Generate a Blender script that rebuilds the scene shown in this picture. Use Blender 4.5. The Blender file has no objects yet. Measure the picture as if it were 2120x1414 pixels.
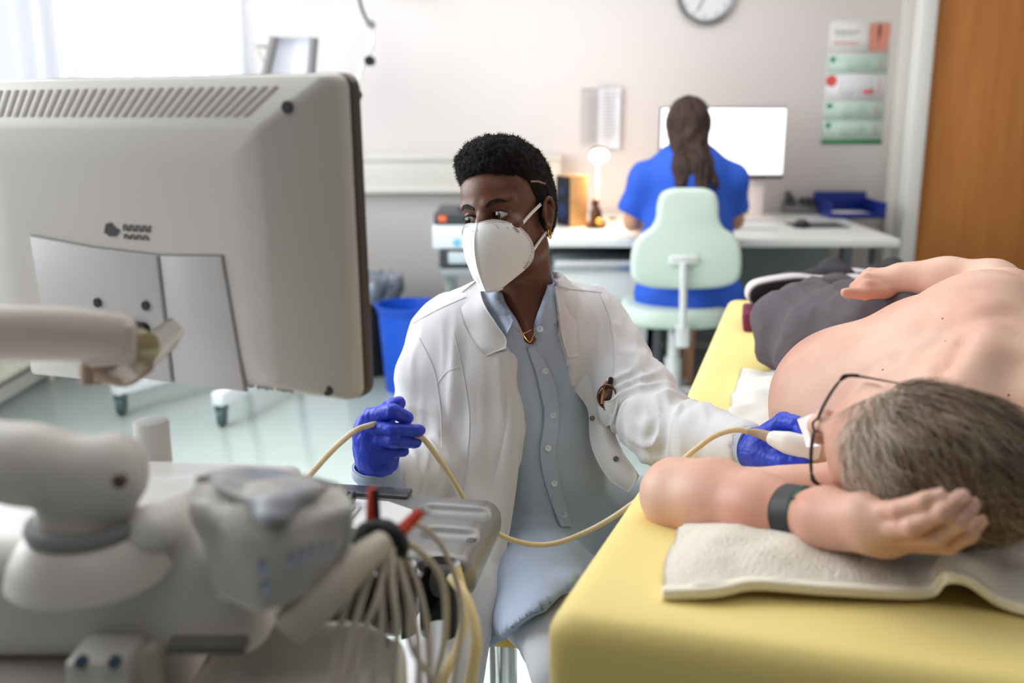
import bpy, bmesh, math, random
import numpy as np
from mathutils import Vector, Matrix, Euler
PI = math.pi
sc = bpy.context.scene
# ---------------------------------------------------------------- camera, world, lights, exposure
F = 2061.0; PITCH = math.radians(13.6); CH = 1.30
cd = bpy.data.cameras.new('camera'); cam = bpy.data.objects.new('camera', cd); sc.collection.objects.link(cam)
cam.location = (0, 0, CH); cam.rotation_euler = (PI / 2 - PITCH, 0, 0)
cd.sensor_width = 36; cd.lens = F / 2120 * 36; cd.clip_start = .05
cd.dof.use_dof = True; cd.dof.focus_distance = 1.56; cd.dof.aperture_fstop = 2.6
sc.camera = cam
wd = bpy.data.worlds.new('sky'); sc.world = wd; wd.use_nodes = True
wd.node_tree.nodes['Background'].inputs[0].default_value = (.93, .965, 1, 1)
wd.node_tree.nodes['Background'].inputs[1].default_value = 1.35
def area(name, loc, target, sx, sy, power, col):
    l = bpy.data.lights.new(name, 'AREA'); l.shape = 'RECTANGLE'; l.size = sx; l.size_y = sy; l.energy = power; l.color = col
    o = bpy.data.objects.new(name, l); sc.collection.objects.link(o); o.location = loc
    o.rotation_euler = (Vector(target) - Vector(loc)).to_track_quat('-Z', 'Y').to_euler(); return o
area('window_daylight', (-2.19, 2.55, 1.75), (0.6, 2.7, .9), 3.0, 1.5, 62, (.95, .98, 1))
area('back_window_daylight', (-1.75, 5.6, 1.75), (-1.0, 3, .9), .85, 1.3, 26, (.95, .98, 1))
area('ceiling_fill', (.5, 3.0, 2.66), (.5, 3.0, 0), 3.0, 2.6, 33, (1, .98, .95))  # added top fill that brightens the room; no lit ceiling lamp known
area('front_fill', (.3, -.3, 2.66), (.3, -.3, 0), 1.6, 1.2, 6, (1, .98, .95))  # added fill for the camera-facing surfaces, not a known lamp
sc.view_settings.view_transform = 'Standard'; sc.view_settings.look = 'None'
sc.view_settings.gamma = 1; sc.view_settings.use_curve_mapping = False; sc.view_settings.exposure = .36
random.seed(7)
# ---------------------------------------------------------------- geometry helpers
CP, SP = math.cos(PITCH), math.sin(PITCH)
def ray(px, py):
    x = (px - 1060) / F; u = -(py - 707) / F
    return np.array([x, CP + u * SP, -SP + u * CP])
def W(px, py, d): return np.array([0, 0, CH]) + ray(px, py) * d
def atY(px, py, Y):
    r = ray(px, py); return np.array([0, 0, CH]) + r * (Y / r[1])
def atZ(px, py, z):
    r = ray(px, py); return np.array([0, 0, CH]) + r * ((z - CH) / r[2])
WL = {}
def lin(c):
    return tuple((v / 12.92 if v <= .04045 else ((v + .055) / 1.055) ** 2.4) for v in c)
MATS = {}
def mat(name, rgb, rough=.5, metal=0, bump=0, bscale=40, var=0, vscale=6, var_rgb=None, sss=0, spec=.5, trans=0, emit=0, alpha=1, ior=1.45, coat=0, stretch=(1, 1, 1), bdetail=3, coord='Object', sheen=0, bdist=.01):
    if name in MATS: return MATS[name]
    m = bpy.data.materials.new(name); m.use_nodes = True; nt = m.node_tree; b = nt.nodes['Principled BSDF']
    c = lin([v / 255 for v in rgb])
    b.inputs['Base Color'].default_value = (*c, 1); b.inputs['Roughness'].default_value = rough; b.inputs['Metallic'].default_value = metal
    b.inputs['Specular IOR Level'].default_value = spec; b.inputs['IOR'].default_value = ior
    b.inputs['Transmission Weight'].default_value = trans; b.inputs['Alpha'].default_value = alpha
    b.inputs['Coat Weight'].default_value = coat; b.inputs['Sheen Weight'].default_value = sheen
    if sss:
        b.inputs['Subsurface Weight'].default_value = sss; b.inputs['Subsurface Radius'].default_value = (1, .35, .2); b.inputs['Subsurface Scale'].default_value = .006
    if emit:
        b.inputs['Emission Color'].default_value = (*c, 1); b.inputs['Emission Strength'].default_value = emit
    if bump or var or var_rgb:
        tc = nt.nodes.new('ShaderNodeTexCoord'); mp = nt.nodes.new('ShaderNodeMapping'); mp.inputs['Scale'].default_value = stretch
        nt.links.new(tc.outputs[coord], mp.inputs[0])
    if var or var_rgb:
        n = nt.nodes.new('ShaderNodeTexNoise'); n.inputs['Scale'].default_value = vscale; n.inputs['Detail'].default_value = 4
        nt.links.new(mp.outputs[0], n.inputs['Vector'])
        r = nt.nodes.new('ShaderNodeValToRGB'); r.color_ramp.elements[0].position = .35; r.color_ramp.elements[1].position = .68
        c2 = lin([v / 255 for v in var_rgb]) if var_rgb else tuple(v * (1 - var) for v in c)
        r.color_ramp.elements[0].color = (*c, 1); r.color_ramp.elements[1].color = (*c2, 1)
        nt.links.new(n.outputs['Fac'], r.inputs[0]); nt.links.new(r.outputs[0], b.inputs['Base Color'])
    if bump:
        n2 = nt.nodes.new('ShaderNodeTexNoise'); n2.inputs['Scale'].default_value = bscale; n2.inputs['Detail'].default_value = bdetail
        nt.links.new(mp.outputs[0], n2.inputs['Vector'])
        bp = nt.nodes.new('ShaderNodeBump'); bp.inputs['Strength'].default_value = bump; bp.inputs['Distance'].default_value = bdist
        nt.links.new(n2.outputs['Fac'], bp.inputs['Height']); nt.links.new(bp.outputs[0], b.inputs['Normal'])
    MATS[name] = m; return m
def thing(name, label, cat, loc=(0, 0, 0), group=None):
    o = bpy.data.objects.new(name, None); sc.collection.objects.link(o); o.empty_display_size = .05
    o.location = [float(v) for v in loc]; WL[o.name] = np.array(loc, float)
    o['label'] = label; o['category'] = cat
    if group: o['group'] = group
    return o
def tag(o, label, cat, group=None):
    o['label'] = label; o['category'] = cat
    if group: o['group'] = group
    return o
def link(name, me, m, parent=None, smooth=True, label=None, kind=None):
    o = bpy.data.objects.new(name, me); sc.collection.objects.link(o)
    base = np.zeros(3)
    if len(me.vertices):
        co = np.empty(len(me.vertices) * 3, 'f'); me.vertices.foreach_get('co', co); co = co.reshape(-1, 3)
        mn, mx = co.min(0), co.max(0); base = np.array([(mn[0] + mx[0]) / 2, (mn[1] + mx[1]) / 2, mn[2]], float)
        co = co - base.astype('f'); me.vertices.foreach_set('co', co.ravel())
    WL[o.name] = base
    pl = WL[parent.name] if parent else np.zeros(3)
    o.location = [float(v) for v in (base - pl)]
    if parent: o.parent = parent
    if m is not None:
        for q in (m if isinstance(m, (list, tuple)) else [m]): me.materials.append(q)
    if smooth: me.polygons.foreach_set('use_smooth', [True] * len(me.polygons))
    if label: o['label'] = label
    if kind: o['kind'] = kind
    me.update(); return o
def mesh_of(V, Fc):
    me = bpy.data.meshes.new('m'); me.from_pydata([tuple(map(float, v)) for v in V], [], [tuple(map(int, f)) for f in Fc]); me.update(); return me
def mesh_quads(V, Q):
    me = bpy.data.meshes.new('m'); me.vertices.add(len(V)); me.vertices.foreach_set('co', V.astype('f').ravel())
    me.loops.add(len(Q) * 4); me.loops.foreach_set('vertex_index', Q.astype('i').ravel())
    me.polygons.add(len(Q)); me.polygons.foreach_set('loop_start', np.arange(0, len(Q) * 4, 4, dtype='i'))
    me.update(calc_edges=True); me.validate(); return me
class MB:
    """collects simple solids in world space and links them as one mesh"""
    def __init__(s): s.bm = bmesh.new(); s.mi = 0
    def _add(s, tmp, M):
        tmp.transform(M); me = bpy.data.meshes.new('t'); tmp.to_mesh(me); tmp.free()
        n = len(s.bm.faces); s.bm.from_mesh(me); bpy.data.meshes.remove(me)
        if s.mi:
            s.bm.faces.ensure_lookup_table()
            for f in s.bm.faces[n:]: f.material_index = s.mi
    def box(s, c, size, bev=.003, rot=(0, 0, 0), seg=2, M=None, taper=None):
        t = bmesh.new(); bmesh.ops.create_cube(t, size=1)
        for v in t.verts:
            if taper and v.co.z > 0: v.co.x *= taper[0]; v.co.y *= taper[1]
            v.co = Vector((v.co.x * size[0], v.co.y * size[1], v.co.z * size[2]))
        if bev: bmesh.ops.bevel(t, geom=t.edges[:], offset=min(bev, min(size) * .49), segments=seg, affect='EDGES', profile=.5)
        L = Matrix.Translation([float(v) for v in c]) @ Euler(rot).to_matrix().to_4x4()
        s._add(t, (M or Matrix()) @ L); return s
    def cyl(s, a, b, r1, r2=None, n=24, bev=0, M=None):
        a = Vector([float(v) for v in a]); b = Vector([float(v) for v in b]); r2 = r1 if r2 is None else r2; h = (b - a).length
        t = bmesh.new(); bmesh.ops.create_cone(t, cap_ends=True, segments=n, radius1=r1, radius2=r2, depth=h)
        if bev: bmesh.ops.bevel(t, geom=[e for e in t.edges if len(e.link_faces) == 2 and any(len(f.verts) > 4 for f in e.link_faces)], offset=bev, segments=2, affect='EDGES', profile=.5)
        q = (b - a).to_track_quat('Z', 'Y').to_matrix().to_4x4()
        s._add(t, (M or Matrix()) @ Matrix.Translation((a + b) / 2) @ q); return s
    def ball(s, c, r, n=16, rot=(0, 0, 0), M=None):
        t = bmesh.new(); bmesh.ops.create_uvsphere(t, u_segments=n * 2, v_segments=n, radius=1)
        r = (r, r, r) if not hasattr(r, '__len__') else r
        for v in t.verts: v.co = Vector((v.co.x * r[0], v.co.y * r[1], v.co.z * r[2]))
        s._add(t, (M or Matrix()) @ Matrix.Translation([float(v) for v in c]) @ Euler(rot).to_matrix().to_4x4()); return s
    def prism(s, pts, h, M=None, bev=.0, z0=0, seg=2):
        """polygon pts in xy extruded z0..z0+h, placed by M"""
        t = bmesh.new(); vs = [t.verts.new((float(x), float(y), z0)) for x, y in pts]; f = t.faces.new(vs)
        if f.calc_area() and sum(pts[i][0] * pts[(i + 1) % len(pts)][1] - pts[(i + 1) % len(pts)][0] * pts[i][1] for i in range(len(pts))) > 0: f.normal_flip()
        ex = bmesh.ops.extrude_face_region(t, geom=[f]); bmesh.ops.translate(t, verts=[v for v in ex['geom'] if isinstance(v, bmesh.types.BMVert)], vec=(0, 0, h))
        bmesh.ops.recalc_face_normals(t, faces=t.faces[:])
        if bev: bmesh.ops.bevel(t, geom=[e for e in t.edges if any(len(q.verts) > 4 or abs(q.normal.z) > .9 for q in e.link_faces)], offset=bev, segments=seg, affect='EDGES', profile=.5)
        s._add(t, M or Matrix()); return s
    def tube(s, P, r, n=10, cap=True, M=None, sub=6):
        P = crom(P, sub) if sub > 1 else np.array(P, float); R = np.interp(np.linspace(0, 1, len(P)), np.linspace(0, 1, len(r)), r) if hasattr(r, '__len__') else np.full(len(P), r)
        V, Fc = tube_mesh(P, R, n, cap); t = bmesh.new(); vs = [t.verts.new(v) for v in V]
        for f in Fc: t.faces.new([vs[i] for i in f])
        s._add(t, M or Matrix()); return s
    def raw(s, V, Fc, M=None):
        t = bmesh.new(); vs = [t.verts.new([float(q) for q in v]) for v in V]
        for f in Fc:
            try: t.faces.new([vs[i] for i in f])
            except ValueError: pass
        s._add(t, M or Matrix()); return s
    def lathe(s, prof, n=32, M=None, close=False):
        V = []; Fc = []
        for r, z in prof:
            for k in range(n): V.append((r * math.cos(2 * PI * k / n), r * math.sin(2 * PI * k / n), z))
        for i in range(len(prof) - 1):
            for k in range(n): Fc.append((i * n + k, i * n + (k + 1) % n, (i + 1) * n + (k + 1) % n, (i + 1) * n + k))
        t = bmesh.new(); vs = [t.verts.new(v) for v in V]
        for f in Fc: t.faces.new([vs[i] for i in f])
        bmesh.ops.remove_doubles(t, verts=t.verts[:], dist=1e-6); bmesh.ops.recalc_face_normals(t, faces=t.faces[:])
        s._add(t, M or Matrix()); return s
    def build(s, name, m, parent=None, smooth=True, label=None, kind=None, angle=35):
        me = bpy.data.meshes.new(name); bmesh.ops.recalc_face_normals(s.bm, faces=s.bm.faces[:])
        for e in s.bm.edges:
            if len(e.link_faces) == 2 and e.calc_face_angle(0) > math.radians(angle): e.smooth = False
        s.bm.to_mesh(me); s.bm.free(); return link(name, me, m, parent, smooth, label, kind)
def crom(P, sub=6):
    P = np.array(P, float)
    if len(P) < 3: return np.array([P[0] + (P[-1] - P[0]) * t for t in np.linspace(0, 1, sub + 1)])
    Q = np.vstack([2 * P[0] - P[1], P, 2 * P[-1] - P[-2]]); out = []
    for i in range(1, len(Q) - 2):
        for t in np.linspace(0, 1, sub, endpoint=False):
            a, b, c, d = Q[i - 1], Q[i], Q[i + 1], Q[i + 2]
            out.append(.5 * (2 * b + (c - a) * t + (2 * a - 5 * b + 4 * c - d) * t * t + (3 * b - a - 3 * c + d) * t ** 3))
    out.append(P[-1]); return np.array(out)
def tube_mesh(P, R, n=10, cap=True):
    V = []; Fc = []; T = np.gradient(P, axis=0); T /= np.linalg.norm(T, axis=1)[:, None] + 1e-12
    u = np.cross(T[0], [0, 0, 1]); u = u if np.linalg.norm(u) > .1 else np.cross(T[0], [1, 0, 0]); u /= np.linalg.norm(u)
    for i in range(len(P)):
        u = u - T[i] * np.dot(u, T[i]); u /= np.linalg.norm(u) + 1e-12; w = np.cross(T[i], u)
        for k in range(n): V.append(tuple(P[i] + R[i] * (math.cos(2 * PI * k / n) * u + math.sin(2 * PI * k / n) * w)))
    for i in range(len(P) - 1):
        for k in range(n): Fc.append((i * n + k, i * n + (k + 1) % n, (i + 1) * n + (k + 1) % n, (i + 1) * n + k))
    if cap: Fc += [tuple(range(n))[::-1], tuple(range((len(P) - 1) * n, len(P) * n))]
    return V, Fc
def sheet(rows, th=.003, su=6, sv=6, wob=0, wscale=20, seed=0, closed=False):
    """smooth cloth or panel lofted through rows of 3-D points, with real thickness"""
    rows = [crom(r, su) for r in rows]; G = np.array(rows).transpose(1, 0, 2); G = np.array([crom(c, sv) for c in G])
    a, b = G.shape[:2]; V = G.reshape(-1, 3)
    du = np.gradient(G, axis=0); dv = np.gradient(G, axis=1); N = np.cross(du, dv); N /= np.linalg.norm(N, axis=2)[..., None] + 1e-12; N = N.reshape(-1, 3)
    if wob: V = V + N * (vnoise(V * wscale + seed)[:, None] - .5) * 2 * wob
    idx = np.arange(a * b).reshape(a, b); q = np.stack([idx[:-1, :-1], idx[1:, :-1], idx[1:, 1:], idx[:-1, 1:]], -1).reshape(-1, 4); n = a * b
    V2 = np.vstack([V + N * th / 2, V - N * th / 2]); Q = [q, q[:, ::-1] + n]
    def side(l):
        l = np.array(l); return np.stack([l[:-1], l[:-1] + n, l[1:] + n, l[1:]], -1)
    Q += [side(idx[:, 0])[:, ::-1], side(idx[:, -1]), side(idx[0, :]), side(idx[-1, :])[:, ::-1]]
    return V2, np.vstack(Q)
def vnoise(P):
    P = np.asarray(P, float); i = np.floor(P).astype(np.int64); f = P - i; f = f * f * (3 - 2 * f); r = 0
    for dx in (0, 1):
        for dy in (0, 1):
            for dz in (0, 1):
                h = (i[..., 0] + dx) * 374761393 + (i[..., 1] + dy) * 668265263 + (i[..., 2] + dz) * 2147483647 % 4294967296
                h = (h ^ (h >> 13)) * 1274126177 & 0xffffffff; h = ((h ^ (h >> 16)) & 0xffff) / 65535.
                r = r + h * (f[..., 0] if dx else 1 - f[..., 0]) * (f[..., 1] if dy else 1 - f[..., 1]) * (f[..., 2] if dz else 1 - f[..., 2])
    return r
def vnorm(V, Q):
    a, b, c, d = (V[Q[:, i]] for i in range(4)); n = np.cross(c - a, d - b); N = np.zeros_like(V)
    for i in range(4): np.add.at(N, Q[:, i], n)
    return N / (np.linalg.norm(N, axis=1)[:, None] + 1e-12)
class Field:
    """signed distance field on a grid: one continuous skin is grown from smoothly joined volumes"""
    def __init__(s, lo, hi, res):
        lo, hi = np.minimum(lo, hi), np.maximum(lo, hi); s.lo = np.array(lo, float); s.res = res; s.n = np.ceil((np.array(hi, float) - s.lo) / res).astype(int) + 1
        s.ax = [s.lo[i] + res * np.arange(s.n[i]) for i in range(3)]; s.D = np.full(s.n, .5, 'f')
    def _sub(s, lo, hi):
        a = np.clip(np.floor((np.array(lo) - s.lo) / s.res).astype(int), 0, s.n); b = np.clip(np.ceil((np.array(hi) - s.lo) / s.res).astype(int) + 1, 0, s.n)
        sl = tuple(slice(a[i], b[i]) for i in range(3))
        return sl, s.ax[0][sl[0]][:, None, None], s.ax[1][sl[1]][None, :, None], s.ax[2][sl[2]][None, None, :]
    def _mix(s, sl, d, k, mode):
        A = s.D[sl]; d = d.astype('f')
        if mode == 'add':
            if k > 0: h = np.maximum(k - np.abs(A - d), 0) / k; R = np.minimum(A, d) - h * h * k / 4
            else: R = np.minimum(A, d)
        elif mode == 'sub':
            d = -d
            if k > 0: h = np.maximum(k - np.abs(A - d), 0) / k; R = np.maximum(A, d) + h * h * k / 4
            else: R = np.maximum(A, d)
        s.D[sl] = R
    def cone(s, a, b, ra, rb=None, k=.01, mode='add', flat=None):
        a = np.array(a, float); b = np.array(b, float); rb = ra if rb is None else rb; m = max(ra, rb) + k + 3 * s.res
        sl, x, y, z = s._sub(np.minimum(a, b) - m, np.maximum(a, b) + m)
        if 0 in s.D[sl].shape: return s
        ab = b - a; L = ab @ ab + 1e-12
        t = np.clip(((x - a[0]) * ab[0] + (y - a[1]) * ab[1] + (z - a[2]) * ab[2]) / L, 0, 1)
        d = np.sqrt((x - a[0] - t * ab[0]) ** 2 + (y - a[1] - t * ab[1]) ** 2 + (z - a[2] - t * ab[2]) ** 2) - (ra + (rb - ra) * t)
        s._mix(sl, d, k, mode); return s
    def chain(s, P, R, k=.01, mode='add'):
        for i in range(len(P) - 1): s.cone(P[i], P[i + 1], R[i], R[i + 1], k, mode)
        return s
    def ell(s, c, r, k=.01, mode='add', R=None):
        c = np.array(c, float); r = np.array(r if hasattr(r, '__len__') else (r, r, r), float); m = r.max() + k + 3 * s.res
        sl, x, y, z = s._sub(c - m, c + m)
        if 0 in s.D[sl].shape: return s
        x, y, z = x - c[0], y - c[1], z - c[2]
        if R is not None: x, y, z = (R[0][j] * x + R[1][j] * y + R[2][j] * z for j in range(3))   # columns of R are the axes
        k0 = np.sqrt((x / r[0]) ** 2 + (y / r[1]) ** 2 + (z / r[2]) ** 2); k1 = np.sqrt((x / r[0] ** 2) ** 2 + (y / r[1] ** 2) ** 2 + (z / r[2] ** 2) ** 2) + 1e-9
        d = np.where(k0 < 1e-4, -r.min(), k0 * (k0 - 1) / k1); s._mix(sl, d, k, mode); return s
    def fn(s, lo, hi, f, k=0, mode='sub'):
        sl, x, y, z = s._sub(lo, hi); d = f(x, y, z); s._mix(sl, np.broadcast_to(d, s.D[sl].shape), k, mode); return s
    def mesh(s, smooth=2):
        D = s.D; I = D < 0; nx, ny, nz = D.shape
        C = np.zeros((nx - 1, ny - 1, nz - 1), np.uint8)
        for dx in (0, 1):
            for dy in (0, 1):
                for dz in (0, 1): C += I[dx:nx - 1 + dx, dy:ny - 1 + dy, dz:nz - 1 + dz]
        act = (C > 0) & (C < 8); ids = np.full(act.shape, -1, np.int64); idx = np.argwhere(act); ids[act] = np.arange(len(idx))
        acc = np.zeros((len(idx), 3)); cnt = np.zeros(len(idx)); cor = [(a, b, c) for a in (0, 1) for b in (0, 1) for c in (0, 1)]
        val = {c: D[idx[:, 0] + c[0], idx[:, 1] + c[1], idx[:, 2] + c[2]].astype(float) for c in cor}
        for c in cor:
            for ax in range(3):
                if c[ax] == 0:
                    e = list(c); e[ax] = 1; e = tuple(e); a, b = val[c], val[e]; m = (a < 0) != (b < 0)
                    t = np.where(m, a / np.where(m, a - b, 1), 0); p = np.tile(np.array(c, float), (len(idx), 1)); p[:, ax] += t
                    acc[m] += p[m]; cnt[m] += 1
        V = s.lo + (idx + acc / cnt[:, None]) * s.res; Q = []
        for ax in range(3):
            o1, o2 = [(1, 2), (2, 0), (0, 1)][ax]
            a = I[tuple(slice(0, -1) if i == ax else slice(1, -1) for i in range(3))]; b = I[tuple(slice(1, None) if i == ax else slice(1, -1) for i in range(3))]
            e = np.argwhere(a != b); inside = a[tuple(e.T)]; off = np.array([0 if i == ax else 1 for i in range(3)]); e = e + off
            def g(d1, d2):
                q = e.copy(); q[:, o1] -= d1; q[:, o2] -= d2; return ids[tuple(q.T)]
            q = np.stack([g(1, 1), g(0, 1), g(0, 0), g(1, 0)], -1); q[~inside] = q[~inside][:, ::-1]; Q.append(q)
        Q = np.vstack(Q); Q = Q[(Q >= 0).all(1)]
        E = np.vstack([Q[:, [0, 1]], Q[:, [1, 2]], Q[:, [2, 3]], Q[:, [3, 0]]])
        for _ in range(smooth):
            S = np.zeros_like(V); n = np.zeros(len(V))
            np.add.at(S, E[:, 0], V[E[:, 1]]); np.add.at(n, E[:, 0], 1); np.add.at(S, E[:, 1], V[E[:, 0]]); np.add.at(n, E[:, 1], 1)
            V = V * .4 + .6 * S / np.maximum(n, 1)[:, None]
        return V, Q
def folds(V, Q, amp, sc3, seed=0, mask=None, ridge=True):
    N = vnorm(V, Q); n = vnoise(V * np.array(sc3) + seed); n = (1 - np.abs(2 * n - 1) * 1.6) if ridge else 2 * n - 1
    w = amp * n if mask is None else amp * n * mask
    return V + N * w[:, None]
from mathutils.bvhtree import BVHTree
def hitter(V, Q):
    T = BVHTree.FromPolygons([tuple(v) for v in V.tolist()], [tuple(q) for q in Q.tolist()])
    def hit(px, py, out=0., default=None):
        r = ray(px, py); r = r / np.linalg.norm(r); h_ = T.ray_cast(Vector((0, 0, CH)), Vector(r.tolist()))
        return default if h_[0] is None else np.array(h_[0]) - r * out
    return hit
def mrot(ax, ay, az): return np.array(Euler((ax, ay, az)).to_matrix())
def frame(M4, V): return V @ M4[:3, :3].T + M4[:3, 3]
def M4(R, t):
    m = np.eye(4); m[:3, :3] = R; m[:3, 3] = t; return m
def frust(poly, dmin, dmax):
    """distance to a wedge whose outline was measured as picture points, limited in depth: used to open garment fronts"""
    poly = np.array(poly, float)
    def f(x, y, z):
        zz = z - CH; fw = y * CP - zz * SP; up = y * SP + zz * CP; fw = np.maximum(fw, .1)
        px = 1060 + F * x / fw; py = 707 - F * up / fw; px, py = np.broadcast_arrays(px, py)
        d = np.full(px.shape, 1e9); ins = np.zeros(px.shape, bool); n = len(poly)
        for i in range(n):
            a = poly[i]; b = poly[(i + 1) % n]; e = b - a; wx = px - a[0]; wy = py - a[1]
            t = np.clip((wx * e[0] + wy * e[1]) / (e @ e), 0, 1); d = np.minimum(d, (wx - t * e[0]) ** 2 + (wy - t * e[1]) ** 2)
            c = (a[1] > py) != (b[1] > py); ins ^= c & (px < (b[0] - a[0]) * (py - a[1]) / (b[1] - a[1] + 1e-9) + a[0])
        d = np.sqrt(d) * np.where(ins, -1, 1) * fw / F
        return np.maximum(np.maximum(d, fw - dmax), dmin - fw)
    return f
def text_mesh(txt, size, m, parent, name, M, label=None, align='CENTER'):
    c = bpy.data.curves.new('t', 'FONT'); c.body = txt; c.size = size; c.align_x = align; c.align_y = 'CENTER'; c.extrude = .0004; c.resolution_u = 2
    o = bpy.data.objects.new('t', c); sc.collection.objects.link(o); bpy.context.view_layer.update()
    me = bpy.data.meshes.new_from_object(o.evaluated_get(bpy.context.evaluated_depsgraph_get())); bpy.data.objects.remove(o); bpy.data.curves.remove(c)
    me.transform(M); me.materials.clear(); return link(name, me, m, parent, False, label)
# ---------------------------------------------------------------- materials
wallm = mat('wall_paint', (236, 229, 227), .85, bump=.08, bscale=90)
whitem = mat('white_paint', (238, 238, 234), .45)
floorm = mat('floor_vinyl', (226, 240, 236), .14, var_rgb=(218, 235, 230), vscale=3, bump=.02, bscale=4)
doorm = mat('door_wood', (202, 134, 70), .5, var_rgb=(190, 120, 60), vscale=2.2, stretch=(14, 14, 1), bump=.05, bscale=30)
plast = mat('machine_plastic', (211, 206, 201), .38, bump=.03, bscale=500)
plastl = mat('machine_plastic_light', (229, 226, 224), .35)
plastd = mat('machine_plastic_dark', (150, 146, 138), .45)  # darker tone of the machine plastic
grey = mat('grey_plastic', (120, 120, 122), .4)
dgrey = mat('dark_grey_plastic', (58, 58, 62), .45)
black = mat('black_plastic', (18, 18, 20), .4)
brown = mat('brown_bezel', (52, 38, 36), .35)
chrome = mat('chrome', (225, 226, 228), .12, metal=1)
alu = mat('aluminium', (190, 192, 196), .35, metal=1)
mint = mat('mint_vinyl', (205, 222, 212), .5, bump=.05, bscale=60)
bluep = mat('blue_plastic', (20, 84, 205), .35)
navy = mat('navy_plastic', (16, 38, 120), .4)
deskm = mat('desk_laminate', (226, 228, 226), .35)
deskg = mat('desk_grey_panel', (142, 150, 152), .55)
paper = mat('paper', (244, 244, 246), .8)
screenm = mat('lit_screen', (250, 252, 255), .4, emit=1.1)
rubber = mat('rubber', (30, 34, 34), .7)
blindm = mat('blind_fabric', (242, 243, 247), .8, bump=.1, bscale=200)
nt = blindm.node_tree; bs = nt.nodes['Principled BSDF']; tr = nt.nodes.new('ShaderNodeBsdfTranslucent'); tr.inputs[0].default_value = (.93, .94, .98, 1)
mx = nt.nodes.new('ShaderNodeMixShader'); mx.inputs[0].default_value = .5; nt.links.new(bs.outputs[0], mx.inputs[1]); nt.links.new(tr.outputs[0], mx.inputs[2]); nt.links.new(mx.outputs[0], nt.nodes['Material Output'].inputs[0])
# ---------------------------------------------------------------- the room
BY = 5.2; DXX = float(atY(1885, 520, BY - .1)[0]); LX = -2.27; RX = 3.15; HZ = 2.75
def struct(mb, name, m, **k): return mb.build(name, m, kind='structure', **k)
def sbox(mb, x0, x1, y0, y1, z0, z1, bev=.0): return mb.box(((x0 + x1) / 2, (y0 + y1) / 2, (z0 + z1) / 2), (abs(x1 - x0), abs(y1 - y0), abs(z1 - z0)), bev)
m = MB(); sbox(m, LX - .15, RX + .15, -1.6, BY + .15, -.1, 0); struct(m, 'floor', floorm)
WX0, WX1, WZ0, WZ1 = LX + .08, float(atY(492, 75, BY)[0]), .95, 2.45
m = MB(); sbox(m, LX - .15, WX0, BY, BY + .15, 0, HZ); sbox(m, WX1, RX + .15, BY, BY + .15, 0, HZ)
sbox(m, WX0, WX1, BY, BY + .15, 0, WZ0); sbox(m, WX0, WX1, BY, BY + .15, WZ1, HZ); struct(m, 'wall_back', wallm)
m = MB(); sbox(m, LX - .15, LX, -1.6, .25, 0, HZ); sbox(m, LX - .15, LX, 4.95, BY, 0, HZ); sbox(m, LX - .15, LX, .25, 4.95, 0, .95); sbox(m, LX - .15, LX, .25, 4.95, 2.55, HZ)
struct(m, 'wall_left', wallm)
m = MB(); sbox(m, RX, RX + .15, -1.6, BY, 0, HZ); struct(m, 'wall_right', wallm)
m = MB(); sbox(m, LX - .15, RX + .15, -1.75, -1.6, 0, HZ); struct(m, 'wall_front', mat('wall_front_dulled', (150, 146, 140), .85))  # unseen wall, its colour dulled so that it bounces less light
m = MB(); sbox(m, LX - .15, RX + .15, -1.75, BY + .15, HZ, HZ + .1); struct(m, 'ceiling', mat('ceiling_paint', (244, 244, 242), .9))
def window(name, quad):   # frame bars + glass
    fr = MB()
    for b in quad: sbox(fr, *b, .004)
    return struct(fr, name, whitem)
w1 = window('window_1', [(LX - .1, LX - .04, .25, .31, .95, 2.55), (LX - .1, LX - .04, 4.89, 4.95, .95, 2.55), (LX - .1, LX - .04, .31, 4.89, .95, 1.01), (LX - .1, LX - .04, .31, 4.89, 2.49, 2.55), (LX - .1, LX - .04, 1.7, 1.77, 1.01, 2.49), (LX - .1, LX - .04, 3.2, 3.27, 1.01, 2.49)])
w2 = window('window_2', [(WX0, WX0 + .05, BY + .05, BY + .1, WZ0, WZ1), (WX1 - .05, WX1, BY + .05, BY + .1, WZ0, WZ1), (WX0 + .05, WX1 - .05, BY + .05, BY + .1, WZ0, WZ0 + .05), (WX0 + .05, WX1 - .05, BY + .05, BY + .1, WZ1 - .05, WZ1)])
m = MB(); sbox(m, LX, LX + .2, .2, 4.8, .9, .94, .006); struct(m, 'trim_1', whitem)
m = MB(); sbox(m, WX0, WX1, BY - .12, BY, .9, .94, .006); struct(m, 'trim_2', whitem)
m = MB(); sbox(m, LX, DXX - .125, BY - .015, BY, 0, .07, .004); struct(m, 'baseboard_back', whitem)
m = MB(); sbox(m, LX, LX + .015, -1.6, BY - .015, 0, .07, .004); struct(m, 'baseboard_left', whitem)
# pilaster beside the desk, door frame and door
m = MB(); sbox(m, DXX - .125, DXX - .078, BY - .06, BY, 0, HZ, .004); struct(m, 'trim_3', mat('pilaster_shaded', (222, 218, 210), .7))  # slight shade on this strip is put into the darker paint tone
m = MB(); sbox(m, DXX - .076, DXX, BY - .16, BY, 0, HZ, .006); struct(m, 'trim_4', whitem)
dr = MB(); sbox(dr, DXX + .003, DXX + .99, BY - .1, BY - .05, .01, HZ - .1, .004); dr = struct(dr, 'door_1', doorm)
m = MB(); m.cyl((DXX + .9, BY - .1, 1.02), (DXX + .9, BY - .155, 1.02), .012); m.tube([(DXX + .9, BY - .155, 1.02), (DXX + .84, BY - .158, 1.02), (DXX + .78, BY - .155, 1.02)], .009); m.cyl((DXX + .9, BY - .1, 1.02), (DXX + .9, BY - .108, 1.02), .025); m.build('door_handle', alu, dr)
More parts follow.
